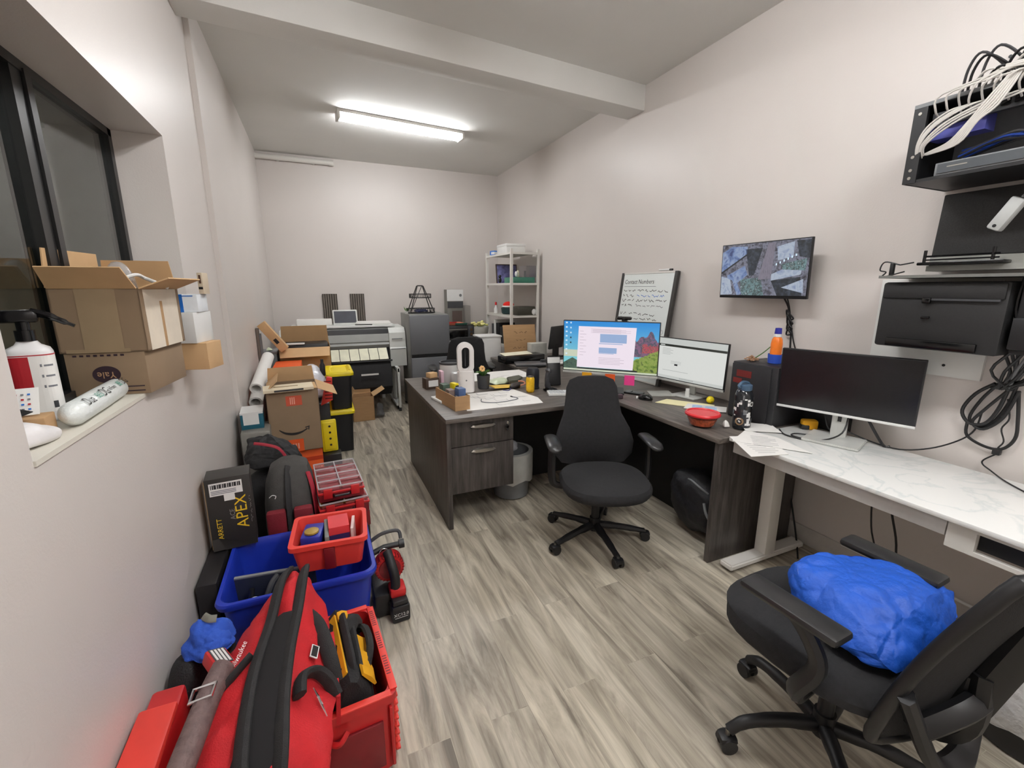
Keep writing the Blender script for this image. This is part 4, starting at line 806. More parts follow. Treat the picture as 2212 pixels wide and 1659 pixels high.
solo('power_adapter', b, 'light grey power adapter dangling below the rack', 'adapter')
b = MB(); b.tube([(2.40, 1.17, 1.63), (2.40, 1.23, 1.645), (2.40, 1.245, 1.61), (2.40, 1.22, 1.60), (2.40, 1.235, 1.58), (2.38, 1.20, 1.583), (2.38, 1.14, 1.60)], .003, BLACK).box(2.39, 2.41, 1.19, 1.205, 1.585, 1.64, BLACK, .004, M=Matrix()).tube([(2.40, 1.17, 1.63), (2.44, 1.14, 1.64)], .003, BLACK, smooth=0)
solo('folded_cord', b, 'small black cord folded at the left end of the wall shelf', 'cord')
T = Thing('wall_shelf', 'thin dark wall shelf above the black wall case', 'shelf', (2.5, .85, 1.578))
T.add('board', MB().box(2.36, 2.615, .40, 1.225, 1.572, 1.584, mat('grey_shelf_top', (110, 110, 106), .5)), world=True)
T = Thing('wall_case', 'large black closed case mounted on the wall under the shelf', 'case', (2.5, .9, 1.26)); CC = mat('textured_black_case', (30, 30, 31), .55, var=.12, scale=90, bump=.1, bscale=300)
T.add('body', MB().box(2.40, 2.60, .80, 1.222, 1.268, 1.555, CC, .012), world=True)
T.add('lid', MB().box(2.392, 2.41, .81, 1.212, 1.485, 1.548, CC, .005).box(2.388, 2.394, .82, 1.06, 1.478, 1.486, DGREY), world=True); T.add('latch', MB().box(2.38, 2.394, 1.03, 1.06, 1.465, 1.49, BLACKG, .004).box(2.384, 2.394, 1.025, 1.055, 1.40, 1.412, BLACKG, .003), world=True)
T.add('lower_lip', MB().box(2.385, 2.40, .86, 1.17, 1.272, 1.31, BLACKG, .004), world=True)
T = Thing('backing_board', 'white wall board behind the black wall case', 'board', (2.61, 1.1, 1.13)); T.add('board', MB().box(2.602, 2.619, .90, 1.33, 1.135, 1.57, mat('white_board_paint', (226, 226, 222), .45, var=.04, scale=4)), world=True); T.add('screw', MB().cyl((2.602, 1.03, 1.185), (2.6, 1.03, 1.185), .006, BLACK), world=True)
dm = mat('black_cable_rubber', (26, 26, 27), .5)
cb = MB(); r = random.Random(9)
for k in range(16): 
    y = .80-.018*(k % 8); x = 2.48+.01*(k % 5)
    cb.tube([(x, y+r.uniform(-.02, .02), 1.57), (x-.02, y+r.uniform(-.03, .04), 1.45), (x-.01, y+r.uniform(-.04, .03), 1.32), (x+.03, y+.02+r.uniform(-.03, .03), 1.20), (2.57, .83+r.uniform(-.04, .02), 1.12)], .0055, [dm, dm, mat('dark_cable', (0, 0, 0)), dm, GREYP, dm, dm][k % 7], 6, smooth=4)
cb.box(2.42, 2.6, .66, .78, 1.28, 1.56, BLACK, .01); cb.box(2.40, 2.43, .70, .78, 1.30, 1.42, BLACK, .006)
solo('cable_bundle', cb, 'dense mass of black cables and plugs to the right of the wall case', 'cables')
cb = MB(); 
cb.tube([(2.57, .84, 1.14), (2.59, .90, 1.08), (2.59, .93, 1.00), (2.59, .90, .95), (2.59, .85, .96), (2.59, .82, 1.03), (2.58, .80, 1.14)], .007, dm)
cb.tube([(2.57, .83, 1.14), (2.60, .88, 1.06), (2.60, .905, .97), (2.60, .87, .94), (2.60, .83, .97), (2.60, .80, 1.05), (2.58, .78, 1.14)], .006, dm)
cb.tube([(2.58, .80, 1.12), (2.59, .86, 1.02), (2.59, .89, .955), (2.59, .85, .935), (2.59, .80, 1.0), (2.58, .77, 1.12)], .006, dm)
cb.tube([(2.59, .905, .95), (2.60, .90, .89), (2.60, .84, .86), (2.60, .785, .865), (2.60, .755, .92), (2.60, .76, 1.0), (2.59, .775, 1.12)], .006, dm)
solo('cable_coil', cb, 'thick black cable loops hanging on the wall below the cable mass', 'cable')
cb = MB().tube([(2.59, .80, 1.08), (2.60, .785, 1.0), (2.60, .80, .95), (2.60, .785, .90), (2.60, .795, .87), (2.602, .80, .855)], .003, dm).box(2.59, 2.612, .785, .81, .835, .862, BLACK, .003).tube([(2.602, .80, .835), (2.60, .83, .80), (2.60, .83, .78), (2.59, .80, .765), (2.50, .72, .762), (2.40, .60, .762)], .003, dm)
solo('thin_cable', cb, 'thin black cable with a small clip running down the wall onto the marble desk', 'cable')
b = MB(); 
for y, z in ((1.0, 2.36), (1.03, 2.43)): b.cyl((2.612, y, z), (2.62, y, z), .006, BLACK)
solo('wall_anchor', b, 'two small dark screw anchors in the wall above the rack', 'screw')

# ------------------------------------------------ far end: second desk, cabinet, shelf
T = Thing('office_desk', 'second dark desk behind the L-shaped desk, loaded with office gear', 'desk', (1.8, 3.95, 0))
T.add('desktop', MB().box(1.79, WR_-.004, 3.96, 4.72, .722, .75, LAMH, .003), world=True)
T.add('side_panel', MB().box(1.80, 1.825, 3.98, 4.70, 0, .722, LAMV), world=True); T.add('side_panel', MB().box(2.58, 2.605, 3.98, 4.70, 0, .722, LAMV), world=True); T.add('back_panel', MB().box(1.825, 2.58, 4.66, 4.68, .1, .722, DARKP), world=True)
T = Thing('white_cabinet', 'tall narrow white cabinet standing between the task chair and the metal shelf', 'cabinet', (1.9, 5.0, 0))
T.add('body', MB().box(1.70, 1.955, 4.80, 5.04, 0, .965, WHITE, .004), world=True); T.add('top', MB().box(1.69, 1.965, 4.79, 5.05, .965, .985, WHITE, .004), world=True); T.add('door', MB().box(1.72, 1.935, 4.788, 4.80, .03, .94, WHITE, .002), world=True)
b = MB(RT(2.17, 4.70, .752, -4, -13)); b.box(-.20, .20, -.012, .012, 0, .36, CARD, .002).box(-.19, .19, -.01, .05, .355, .36, CARDI)
M = frame((0, -.0125, 0), (1, 0, 0), (0, 0, 1))
FI = mat('faded_ink', (110, 84, 60), .8)
for x0_, x1_, z_ in ((-.07, .09, .27), (-.05, .07, .18), (-.10, .15, .09)): b.scribble(x0_, x1_, z_, .026, FI, M, int(z_*100), .005)
solo('cardboard_box', b, 'flattened kraft cardboard carton leaning upright with three faded printed lines', 'box', loc=(2.17, 4.70, .752))
T = Thing('desktop_scanner', 'long low black scanner with cream paper on it on the second desk', 'scanner', (2.0, 4.30, .75), 8)
T.add('body', MB().box(-.26, .24, -.09, .09, 0, .075, BLACKG, .012)); T.add('tray', MB(RT(-.05, .03, .076, 0, 8)).box(-.17, .18, -.06, .08, 0, .004, mat('cream_paper', (240, 234, 208), .7)))
T = Thing('laptop', 'closed grey laptop near the left corner of the second desk', 'laptop', (1.98, 4.06, .75), -18); T.add('base', MB().box(-.16, .16, -.11, .11, 0, .012, DGREY, .004)); T.add('lid', MB().box(-.16, .16, -.11, .11, .0125, .022, mat('brushed_grey', (118, 118, 120), .35, metal=.4), .004))
b = MB().box(2.12, 2.5, 3.98, 4.18, .75, .757, PAPER)
for k in range(10): b.box(2.15+.03*k, 2.2+.03*k, 4.0+.014*k, 4.003+.014*k, .757, .7574, INKG)
solo('paper_stack', b, 'white papers on the near right part of the second desk', 'paper')
solo('stapler', MB(RT(2.18, 4.06, .7575, 5)).box(-.08, .08, -.022, .022, 0, .02, DGREY, .004).box(-.08, .07, -.02, .02, .022, .042, DGREY, .008), 'dark grey stapler on the papers of the second desk', 'stapler')
T = Thing('computer_monitor', 'black monitor seen from behind on the second desk', 'monitor', (2.50, 4.45, .75), 30); T.add('panel', MB(RT(0, 0, .10, 0, 8)).box(-.16, .13, -.012, .014, 0, .26, BLACK, .006)); T.add('stand', MB().box(-.03, .03, -.02, .03, .0, .15, BLACK).box(-.08, .08, -.06, .06, 0, .01, BLACK))
solo('document_box', MB().box(2.24, 2.44, 4.56, 4.68, .751, .90, mat('pale_grey_board', (196, 196, 188), .6), .003), 'pale grey document box on the second desk beside the leaning carton', 'box')
# metal shelf
T = Thing('shelving_unit', 'white metal shelving unit in the far right corner', 'shelf', (2.39, 5.48, 0)); sx0, sx1, sy0, sy1 = 2.19, 2.58, 5.05, 5.92
for x in (sx0, sx1-.03):
    for y in (sy0, sy1-.03): T.add('post', MB().box(x, x+.03, y, y+.03, 0, 1.995, WHM), world=True)
for z in (.45, .80, 1.19, 1.59, 1.955): T.add('shelf_board', MB().box(sx0+.002, sx1-.002, sy0+.002, sy1-.002, z-.012, z, mat('shelf_board', (206, 202, 192), .45)).box(sx0, sx1, sy0-.001, sy0+.004, z-.025, z, WHM).box(sx0-.001, sx0+.004, sy0, sy1, z-.025, z, WHM), world=True)
solo('storage_box', MB().box(2.24, 2.50, 5.30, 5.62, 1.957, 2.065, WHITE, .003).box(2.237, 2.503, 5.297, 5.623, 2.045, 2.075, WHITE, .002), 'white lidded carton on top of the metal shelving', 'box')
solo('small_carton', MB(RT(2.26, 5.72, 1.957, 15)).box(-.06, .06, -.05, .05, 0, .055, BLUEP, .002).box(-.0605, .01, -.0505, .02, .01, .04, WHITE), 'small blue and white carton on top of the metal shelving', 'box')
solo('canvas_picture', MB(RT(2.42, 5.70, 1.592, 0, -8)).box(-.14, .14, -.01, .01, 0, .24, mat('photo_print', (110, 110, 160), .5, var=.6, scale=18), .002).box(-.155, .155, .0, .014, -.0, .255, mat('dark_brown_print', (0, 0, 0)), .002), 'framed colour picture leaning on the upper shelf', 'picture')
solo('tray', MB().box(2.25, 2.53, 5.08, 5.40, 1.592, 1.66, mat('sea_green_box', (64, 128, 108), .5, var=.05), .004), 'sea green tray box on the upper shelf', 'tray')
b = MB(); b.sph((2.33, 5.2, 1.70), (.02, .02, .035), WHITE).sph((2.36, 5.22, 1.705), (.018, .018, .045), mat('cream_paper', (0, 0, 0))).cyl((2.45, 5.2, 1.662), (2.45, 5.2, 1.74), .012, GREYP)
solo('trinkets', b, 'small white and grey trinkets standing on the sea green tray box', 'ornaments')
solo('figurine', MB().sph((2.27, 5.60, 1.63), (.025, .02, .035), BLACK).sph((2.27, 5.60, 1.68), .02, BLACK), 'small black figurine on the upper shelf by the picture', 'figurine')
solo('clear_box', MB().box(2.42, 2.56, 5.1, 5.3, 1.662, 1.80, CLEAR), 'clear plastic case at the wall end of the upper shelf', 'case')
T = Thing('potted_decoration', 'dark bowl piled with a bright red hat on the middle shelf', 'bowl', (2.33, 5.45, 1.192)); T.add('bowl', MB().lathe([(.07, 0), (.09, .01), (.10, .08), (.09, .085), (.02, .08)], mat('dark_teal_bowl', (36, 62, 64), .4)))
solo('santa_hat', MB().sph((2.33, 5.45, 1.31), (.075, .065, .045), mat('bright_red_felt', (230, 40, 30), .8)).lathe([(.078, 1.277), (.09, 1.285), (.082, 1.302)], WHITE, (2.33, 5.45, 0)), 'bright red felt hat with a white band on the middle shelf bowl', 'hat')
solo('equipment_case', MB().box(2.30, 2.55, 5.09, 5.30, 1.192, 1.30, mat('dark_olive_case', (56, 54, 44), .5), .01), 'dark low case on the middle shelf', 'case')
solo('glass_dish', MB().sph((2.53, 5.08+.02, 1.232), (.035, .03, .04), WHITE), 'small round white glass at the wall end of the middle shelf', 'glass')
solo('cleaner_bottle', MB().lathe([(.025, 0), (.028, .06), (.012, .09), (.012, .11)], WHITE, (2.25, 5.70, 1.192)).lathe([(.015, .11), (.013, .15), (.001, .15)], RED, (2.25, 5.70, 1.192)), 'small white bottle with a red top on the middle shelf', 'bottle')
solo('storage_bin', MB().box(2.24, 2.54, 5.10, 5.55, .802, 1.02, BLACK, .01), 'black storage bin on the low shelf of the metal shelving', 'bin')
for k, (y, h) in enumerate(((5.62, .26), (5.70, .3), (5.78, .24))): solo('file_binder', MB().box(2.24, 2.50, y, y+.06, .802, .802+h, [BLACK, WHITE, DGREY][k], .003), ['black file binder on the low shelf next to the bin', 'white file binder on the low shelf', 'dark grey file binder on the low shelf'][k], 'binder')
# grey cabinet / fridge
FRG = mat('fridge_grey', (104, 106, 110), .45, var=.05, scale=4)
T = Thing('refrigerator', 'grey two-door mini fridge against the back wall', 'refrigerator', (1.24, 5.7, 0))
T.add('body', MB().box(1.01, 1.49, 5.42, 6.0, .02, 1.215, mat('fridge_side', (128, 128, 124), .5), .006), world=True)
T.add('door', MB().box(1.005, 1.495, 5.36, 5.415, .73, 1.205, FRG, .012), world=True); T.add('door', MB().box(1.005, 1.495, 5.36, 5.415, .04, .69, FRG, .012), world=True)
T.add('door_gap', MB().box(1.015, 1.485, 5.375, 5.42, .69, .73, BLACK), world=True); T.add('foot', MB().box(1.03, 1.08, 5.45, 5.5, 0, .02, BLACK).box(1.39, 1.44, 5.45, 5.5, 0, .02, BLACK).box(1.0, 1.44, 5.9, 5.95, 0, .02, BLACK), world=True)
T = Thing('fruit_stand', 'black two-tier wire basket stand on the fridge', 'basket', (1.20, 5.62, 1.216)); WB_ = mat('black_wire', (30, 28, 28), .4)
def tier(z, rx, ry, h):
    b = MB()
    for zz in (z, z+h): b.tube([(rx*cos(2*pi*k/24), ry*sin(2*pi*k/24), zz) for k in range(24)], .005, WB_, 5, closed=True, smooth=1)
    for k in range(36): a = 2*pi*k/36; b.cyl((rx*cos(a), ry*sin(a), z), (rx*cos(a), ry*sin(a), z+h), .003, WB_, n=4)
    for k in range(-4, 5): y = ry*k/5; q = rx*math.sqrt(1-(k/5)**2); b.cyl((-q, y, z), (q, y, z), .003, WB_, n=4)
    return b
T.add('lower_basket', tier(.008, .175, .12, .055)); T.add('upper_basket', tier(.195, .135, .095, .045))
fr_ = MB()
for sx in (-1, 1):
    for sy in (-1, 1): fr_.tube([(sx*.15, sy*.1, .01), (sx*.035, sy*.02, .34)], .006, WB_, 6, smooth=0)
fr_.tube([(-.035, 0, .34), (.035, 0, .34)], .007, WB_, 6, smooth=0).tube([(-.15, -.1, .01), (.02, -.02, .34)], .004, WB_, 5, smooth=0); T.add('frame', fr_)
solo('blue_packets', MB().blob([(1.08, 5.56, 1.232), (1.32, 5.56, 1.232), (1.32, 5.68, 1.232), (1.08, 5.68, 1.232), (1.14, 5.6, 1.285), (1.26, 5.64, 1.285)], mat('navy_packet', (40, 44, 84), .5), 3, .008, 30, 2), 'heap of dark blue packets in the lower wire basket', 'packets', kind='stuff')
T = Thing('potted_plant', 'tiny potted plant at the left end of the fridge top', 'plant', (1.02, 5.60, 1.216)); T.add('pot', MB().lathe([(.02, 0), (.026, .03), (.02, .03), (.01, .028)], WHITE)); lf = MB()
for k in range(9): a = rnd.uniform(0, 6.3); lf.tube([(0, 0, .025), (.02*cos(a), .02*sin(a), .05), (.035*cos(a), .035*sin(a), .06+rnd.uniform(0, .03))], [.002, .007, .002], LEAF, 5, flat=.3)
T.add('foliage', lf)
# side counter with box, microwave
T = Thing('side_table', 'low white side table between the fridge and the metal shelving', 'table', (1.82, 6.05, 0)); T.add('tabletop', MB().box(1.50, 2.12, 5.62, 6.48, .82, .845, WHITE, .003), world=True)
for x in (1.51, 2.07):
    for y in (5.64, 6.42): T.add('leg', MB().box(x, x+.04, y, y+.04, 0, .82, WHM), world=True)
T = Thing('toaster_oven', 'black toaster oven on the side table', 'oven', (1.72, 5.80, .847)); T.add('body', MB().box(-.19, .20, -.14, .16, .012, .20, BLACK, .012).box(-.17, .18, -.12, .14, 0, .012, BLACK)); T.add('door', MB().box(-.17, .10, -.15, -.14, .03, .15, BLACKG, .004).box(-.16, .09, -.17, -.16, .14, .152, METAL)); T.add('control_panel', MB().box(.11, .19, -.146, -.14, .03, .19, DGREY).cyl((.15, -.15, .14), (.15, -.165, .14), .018, CHROME).cyl((.15, -.15, .08), (.15, -.165, .08), .018, CHROME))
solo('serving_tray', MB(RT(1.62, 5.76, 1.048, 4)).box(-.13, .16, -.09, .1, 0, .03, mat('salmon_tray', (206, 110, 80), .5), .004).box(-.14, .05, -.1, -.088, .03, .045, RED), 'salmon coloured tray on top of the toaster oven', 'tray')
solo('green_pack', MB().box(1.66, 1.82, 5.655, 5.70, 1.048, 1.075, mat('deep_green', (20, 70, 56), .5), .003), 'dark green pack beside the salmon tray on the toaster oven', 'pack')
T = Thing('boxed_appliance', 'tall boxed appliance with white and grey print standing near the back wall', 'box', (1.84, 6.34, .846)); T.add('carton', MB().box(-.12, .12, -.08, .08, 0, .66, mat('grey_print', (120, 118, 112), .6, var=.06), .002)); T.add('label', MB().box(-.121, .121, -.082, -.0805, .50, .66, WHITE).box(-.115, .115, -.083, -.0812, .40, .49, DGREY).box(-.05, .10, -.083, -.0812, .1, .36, mat('brown_print', (86, 72, 66), .6)).cyl((.08, -.082, .58), (.08, -.0835, .58), .02, GREYP))
solo('clear_bin', MB().box(1.97, 2.05, 6.20, 6.35, .847, 1.28, mat('smoke_film', (150, 146, 140), .3, alpha=.4), .004), 'tall smoky clear bin right of the boxed appliance', 'bin')
T = Thing('flower_pot', 'white round pot with pale yellow flowers left of the metal shelving', 'plant', (2.02, 5.72, .847)); T.add('pot', MB().lathe([(.05, 0), (.09, .02), (.115, .10), (.12, .17), (.11, .17), (.10, .15), (.01, .14)], mat('grey_white_pot', (196, 194, 184), .4), n=28)); fl = MB()
for k in range(22): a = rnd.uniform(0, 6.3); q = rnd.uniform(0, .1); fl.sph((q*cos(a)*1.1, q*sin(a), .20+rnd.uniform(-.02, .03)), (.026, .024, .015), mat('pale_yellow_petal', (236, 228, 150), .6, var=.15, scale=60), 8, 5)
for k in range(10): a = rnd.uniform(0, 6.3); fl.tube([(0, 0, .15), (.06*cos(a), .06*sin(a), .19), (.13*cos(a), .12*sin(a), .20)], [.003, .008, .002], LEAF, 5, flat=.4)
T.add('flowers', fl); T.add('band', MB().lathe([(.0915, .0), (.094, .012), (.094, .035), (.0915, .04)], BLACK, n=28))

# ------------------------------------------------ wide-format printer
PG = mat('printer_grey', (150, 151, 148), .4, var=.03); PLG = mat('printer_light_grey', (214, 216, 212), .4, var=.02)
T = Thing('wide_format_printer', 'wide-format roll printer on a stand at the far left of the room', 'printer', (.35, 5.95, 0))
T.add('body', MB().box(-.30, .80, 5.72, 6.22, .62, 1.03, DGREY, .01).box(-.30, .80, 5.70, 5.74, .60, .66, BLACK), world=True)
cv = MB(); pr = [(5.70, .80), (5.68, .84), (5.70, .87), (5.69, .88), (5.72, .97), (5.76, 1.03), (5.80, 1.045), (5.80, .80)]
cv.loft([[(x, y, z) for y, z in pr] for x in (-.29, .80)], PG, smooth=False); T.add('front_cover', cv, world=True)
T.add('top_cover', MB().box(-.31, .90, 5.80, 6.24, 1.045, 1.075, PLG, .008).box(-.30, .86, 5.76, 5.80, 1.05, 1.075, WHITE, .006), world=True)
md = MB(); md.loft([[(x, y, z) for y, z in ((5.66, .56), (5.64, .78), (5.66, .80), (5.68, .98), (5.74, 1.04), (6.2, 1.05), (6.2, .56))] for x in (.80, 1.0)], PLG, smooth=False); md.box(.83, .96, 5.655, 5.665, .90, .91, GREYP).box(.81, .99, 5.64, 5.65, .775, .785, GREYP)
T.add('side_module', md, world=True); md = MB(); md.loft([[(x, y, z) for y, z in ((5.68, .56), (5.68, .98), (5.74, 1.04), (6.2, 1.05), (6.2, .56))] for x in (-.42, -.31)], PLG, smooth=False); T.add('side_module', md, world=True)
gd = MB()
for k in range(7): gd.panel([(-.02+.112*k, 5.67, .80), (.085+.112*k, 5.67, .80), (.085+.112*k, 5.52, .68), (-.02+.112*k, 5.52, .68)], .006, mat('cream_guide', (232, 230, 206), .5))
T.add('paper_guide', gd, world=True)
T.add('catch_bin', MB().tube([(-.25, 5.52, .66), (.80, 5.52, .66)], .012, BLACK, smooth=0).loft([[(-.25, 5.54, .64), (-.25, 5.50, .60), (-.25, 5.46, .35), (-.25, 5.60, .22), (-.25, 5.75, .35), (-.25, 5.72, .60)], [(.78, 5.54, .64), (.78, 5.50, .60), (.78, 5.46, .35), (.78, 5.60, .22), (.78, 5.75, .35), (.78, 5.72, .60)]], mat('black_cloth', (20, 20, 22), .8, bump=.4, bscale=12)).box(.42, .62, 5.455, 5.462, .50, .52, WHITE), world=True)
for x in (-.30, .84):
    T.add('leg', MB().box(x, x+.05, 5.86, 5.95, .06, .62, PLG, .008).box(x-.01, x+.06, 5.60, 6.2, .05, .09, PLG, .008).cyl((x+.01, 5.64, .025), (x+.04, 5.64, .025), .025, BLACK).cyl((x+.01, 6.15, .025), (x+.04, 6.15, .025), .025, BLACK).box(x+.005, x+.045, 5.5, 5.9, .50, .56, PLG, .008).box(x+.01, x+.04, 5.5, 5.55, .05, .56, PLG, .006).cyl((x+.01, 5.525, .02), (x+.04, 5.525, .02), .02, BLACK), world=True)
T.add('control_screen', MB(RT(.32, 5.98, 1.07, 0, -22)).box(-.145, .145, -.014, .014, .0, .20, PLG, .008).box(-.13, .13, -.0155, -.0135, .025, .18, mat('dim_display', (74, 76, 84), .25)), world=True)
solo('paper_tube', MB().box(-.24, .16, 6.0, 6.12, 1.077, 1.15, PAPER, .004), 'white rectangular tube of paper on the left of the printer top', 'box')
b = MB(RT(.62, 5.98, 1.077, -3)).box(-.18, .24, -.10, .14, 0, .03, PAPER, .003); solo('paper_stack', b, 'stack of white papers on the right of the printer top', 'paper')
solo('pen', MB().cyl((.42, 5.84, 1.082), (.62, 5.80, 1.082), .006, BLACKG), 'black pen-like rod lying on the front edge of the printer top', 'pen')
SL = mat('slatted_brown', (112, 104, 96), .6)
for i, x in enumerate((.08, .43)):
    b = MB().box(x, x+.185, 6.525, 6.535, 1.0, 1.452, mat('slat_back', (66, 60, 54), .7))
    for k in range(6): b.box(x+.008+.029*k, x+.026+.029*k, 6.51, 6.526, 1.0, 1.452, SL)
    solo('slat_panel', b, ['left of two brown slatted panels standing behind the printer against the wall', 'right of two brown slatted panels standing behind the printer against the wall'][i], 'panel')
solo('panel_ledge', MB().box(-.2, .8, 6.30, 6.54, .96, .999, WHITE), 'white ledge behind the printer carrying the slatted panels', 'ledge')
solo('ledge_support', MB().box(-.19, -.15, 6.32, 6.53, 0, .959, WHM).box(.75, .79, 6.32, 6.53, 0, .959, WHM), 'white upright supports under the ledge behind the printer', 'support')

# ------------------------------------------------ cartons
def carton(name, label, loc, rz, sx, sy, sz, m=CARD, flaps=(), rx=0, cat='box', t=.005, inner=None, extra=None):
    T = Thing(name, label, cat, loc, rz, rx=rx); im = inner or CARDI
    b = MB().box(-sx/2, sx/2, -sy/2, sy/2, 0, t, m)
    b.box(-sx/2, sx/2, -sy/2, -sy/2+t, 0, sz, m).box(-sx/2, sx/2, sy/2-t, sy/2, 0, sz, m).box(-sx/2, -sx/2+t, -sy/2, sy/2, 0, sz, m).box(sx/2-t, sx/2, -sy/2, sy/2, 0, sz, m)
    if extra: extra(b)
    T.add('body', b)
    for side, ln, ang in flaps:   # ang: 0 closed flat inward, 90 upright, >90 folded outward
        a = R(ang); w2 = (sx if side in 'fb' else sy)/2-.003
        pts = [(-w2, 0), (w2, 0), (w2-.01, ln), (-w2+.01, ln)]
        org = {'f': (0, -sy/2, sz), 'b': (0, sy/2, sz), 'l': (-sx/2, 0, sz), 'r': (sx/2, 0, sz)}[side]
        xd = {'f': (1, 0, 0), 'b': (-1, 0, 0), 'l': (0, -1, 0), 'r': (0, 1, 0)}[side]; ind = {'f': (0, 1, 0), 'b': (0, -1, 0), 'l': (1, 0, 0), 'r': (-1, 0, 0)}[side]
        yd = Vector(ind)*cos(a)+Vector((0, 0, 1))*sin(a)
        T.add('flap', MB().prism(pts, .004, im, frame(org, xd, yd)))
    return T
def closed(name, label, loc, rz, sx, sy, sz, m=CARD, extra=None, rx=0, ry=0, cat='box', bev=.002):
    T = Thing(name, label, cat, loc, rz, rx=rx, ry=ry); T.add('carton', MB().box(-sx/2, sx/2, -sy/2, sy/2, 0, sz, m, bev))
    if extra: b = MB(); extra(b); T.add('printing', b)
    return T
FR = lambda sy, e=.0008: frame((0, -sy/2-e, 0), (1, 0, 0), (0, 0, 1))

# large open cartons far left
carton('cardboard_box', 'big open kraft carton by the left wall with tall flaps in front of the printer', (-.14, 4.93, .0), 0, .46, .38, .96, CARD, (('f', .14, 212), ('b', .19, 78)), inner=CARDI)
solo('dark_gap_fill', MB().box(-.355, .075, 4.765, 5.10, .80, .985, BLACK, .02), 'black block for the shaded gap in the top of the big open kraft carton', 'dark fill')  # black block stands in for the shaded gap between the flaps
solo('foam_tray', MB().box(-.34, -.14, 4.77, 4.83, .986, 1.0, WHITE, .004), 'white tray edge showing inside the big open kraft carton', 'tray')
b = MB(RT(-.47, 4.95, .93, 0, 0, -42)); b.box(-.13, .17, -.05, .05, 0, .05, CARDI, .003).box(.06, .11, -.051, -.0505, .01, .035, BLACK)
solo('long_carton', MB(RT(-.46, 5.0, .0, 0, 0, 0)).box(-.05, .05, -.02, .05, 0, .002, CARDI), 'thin kraft strip on the floor behind the pile', 'cardboard') if False else None
b = MB(); P0, P1 = Vector((-.51, 4.67, 1.18)), Vector((-.35, 4.67, .955)); dd = (P1-P0).normalized(); M = frame(P0, dd, (0, 1, 0)); ln = (P1-P0).length
b.box(-.01, ln+.02, -.05, .05, 0, .075, CARDI, .002, M=M); b.box(ln*.6, ln*.78, -.0508, -.05, .02, .05, BLACK, M=M)
solo('long_carton', b, 'long narrow kraft carton tilted against the left wall beside the big carton', 'box')
b = MB(); b.box(-.527, -.505, 4.60, 4.66, 0, 1.17, mat('grey_plank', (110, 102, 94), .6)).box(-.505, -.49, 4.62, 4.66, 0, 1.12, GREYP)
solo('plank', b, 'narrow grey-brown upright plank against the left wall', 'plank')
T = Thing('storage_bin', 'grey bin behind the orange carton by the left wall', 'bin', (-.45, 4.80, 0)); T.add('body', MB().box(-.52, -.385, 4.70, 4.95, 0, .92, mat('blue_grey_bin', (98, 108, 110), .5), .006), world=True); T.add('rim', MB().box(-.525, -.38, 4.69, 4.96, .92, .94, GREYP, .004), world=True)
clutter('paper_wrap', [(-.50, 4.72, .942), (-.40, 4.72, .942), (-.42, 4.9, .942), (-.47, 4.8, .99)], mat('pale_green_film', (0, 0, 0)), 'pale green wrapping on the grey bin', 'wrapping', 3, .006, 2)
def ex(b):
    M = FR(.36); b.box(-.10, .10, .60, .80, 0, .0006, ORANGE, M=M)
closed('cardboard_box', 'tall carton with bright orange print supporting the parcels', (-.285, 4.46, 0), 0, .22, .36, .855, ORANGE, None)
clutter('plastic_mailers', [(-.16, 3.86, .60), (.02, 3.86, .60), (.03, 4.2, .60), (-.16, 4.3, .60), (-.14, 3.9, .84), (-.02, 3.9, .83), (0, 4.2, .88), (-.14, 4.25, .90), (-.08, 4.1, .91)], mat('silver_white_film', (222, 224, 232), .25, var=.12, scale=14, bump=.8, bscale=18), 'heap of crinkled white and silver plastic mailers in the pile', 'mailers', 3, .018, 4, 8)
solo('crate', MB().box(-.175, .03, 3.84, 4.24, 0, .60, mat('dark_crate', (30, 30, 34), .5), .01), 'dark crate carrying the heap of plastic mailers', 'crate')
closed('white_carton', 'white carton standing beside the rolled plans', (-.30, 3.93, .42), -8, .22, .20, .385, mat('white_card', (222, 216, 210), .6), None)
closed('toolbox', 'dark red and black toolbox under the white carton by the left wall', (-.36, 3.92, 0), 0, .30, .34, .42, DRED, lambda b: b.box(-.151, .151, -.172, .1, .30, .34, BLACK))
for i, (p0, p1) in enumerate((((-.475, 3.66, .70), (-.455, 4.20, .865)), ((-.465, 3.70, .795), (-.41, 4.18, .965)))):
    p0 = Vector(p0); p1 = Vector(p1); d = (p1-p0).normalized(); M = frame(p0, d.orthogonal(), d.cross(d.orthogonal())); Ln = (p1-p0).length; b = MB(); b.lathe([(.032, Ln-.02), (.032, 0), (.045, 0), (.045, Ln), (.032, Ln), (.032, Ln-.02)], PAPER, M=M, n=24, cap=False); b.cyl(p0+d*.3, p0+d*.31, .0318, GREYP)
    solo('rolled_plans', b, ['lower of two thick white paper rolls by the left wall', 'upper of two thick white paper rolls by the left wall'][i], 'paper roll')
T = Thing('ribbed_bin', 'coral red ribbed plastic part hanging over the tote edge', 'bin', (.02, 3.9, .6), 0); b = MB()
b.prism([(-.035, .60), (.055, .64), (.065, .82), (.025, .83), (-.01, .70)], .05, CORAL, frame((0, 3.82, 0), (1, 0, 0), (0, 0, 1)))
for k in range(6): b.cyl((-.0, 3.772-.0+.0, .655+.028*k), (.055, 3.772, .655+.028*k), .006, DRED, n=6)
T.add('shell', b, world=True)
solo('spray_bottle_black', MB().lathe([(.02, 0), (.022, .01), (.022, .09), (.012, .11), (.012, .14)], BLACK, (.0, 4.02, .80)), 'small black canister standing on the plastic mailers', 'canister')

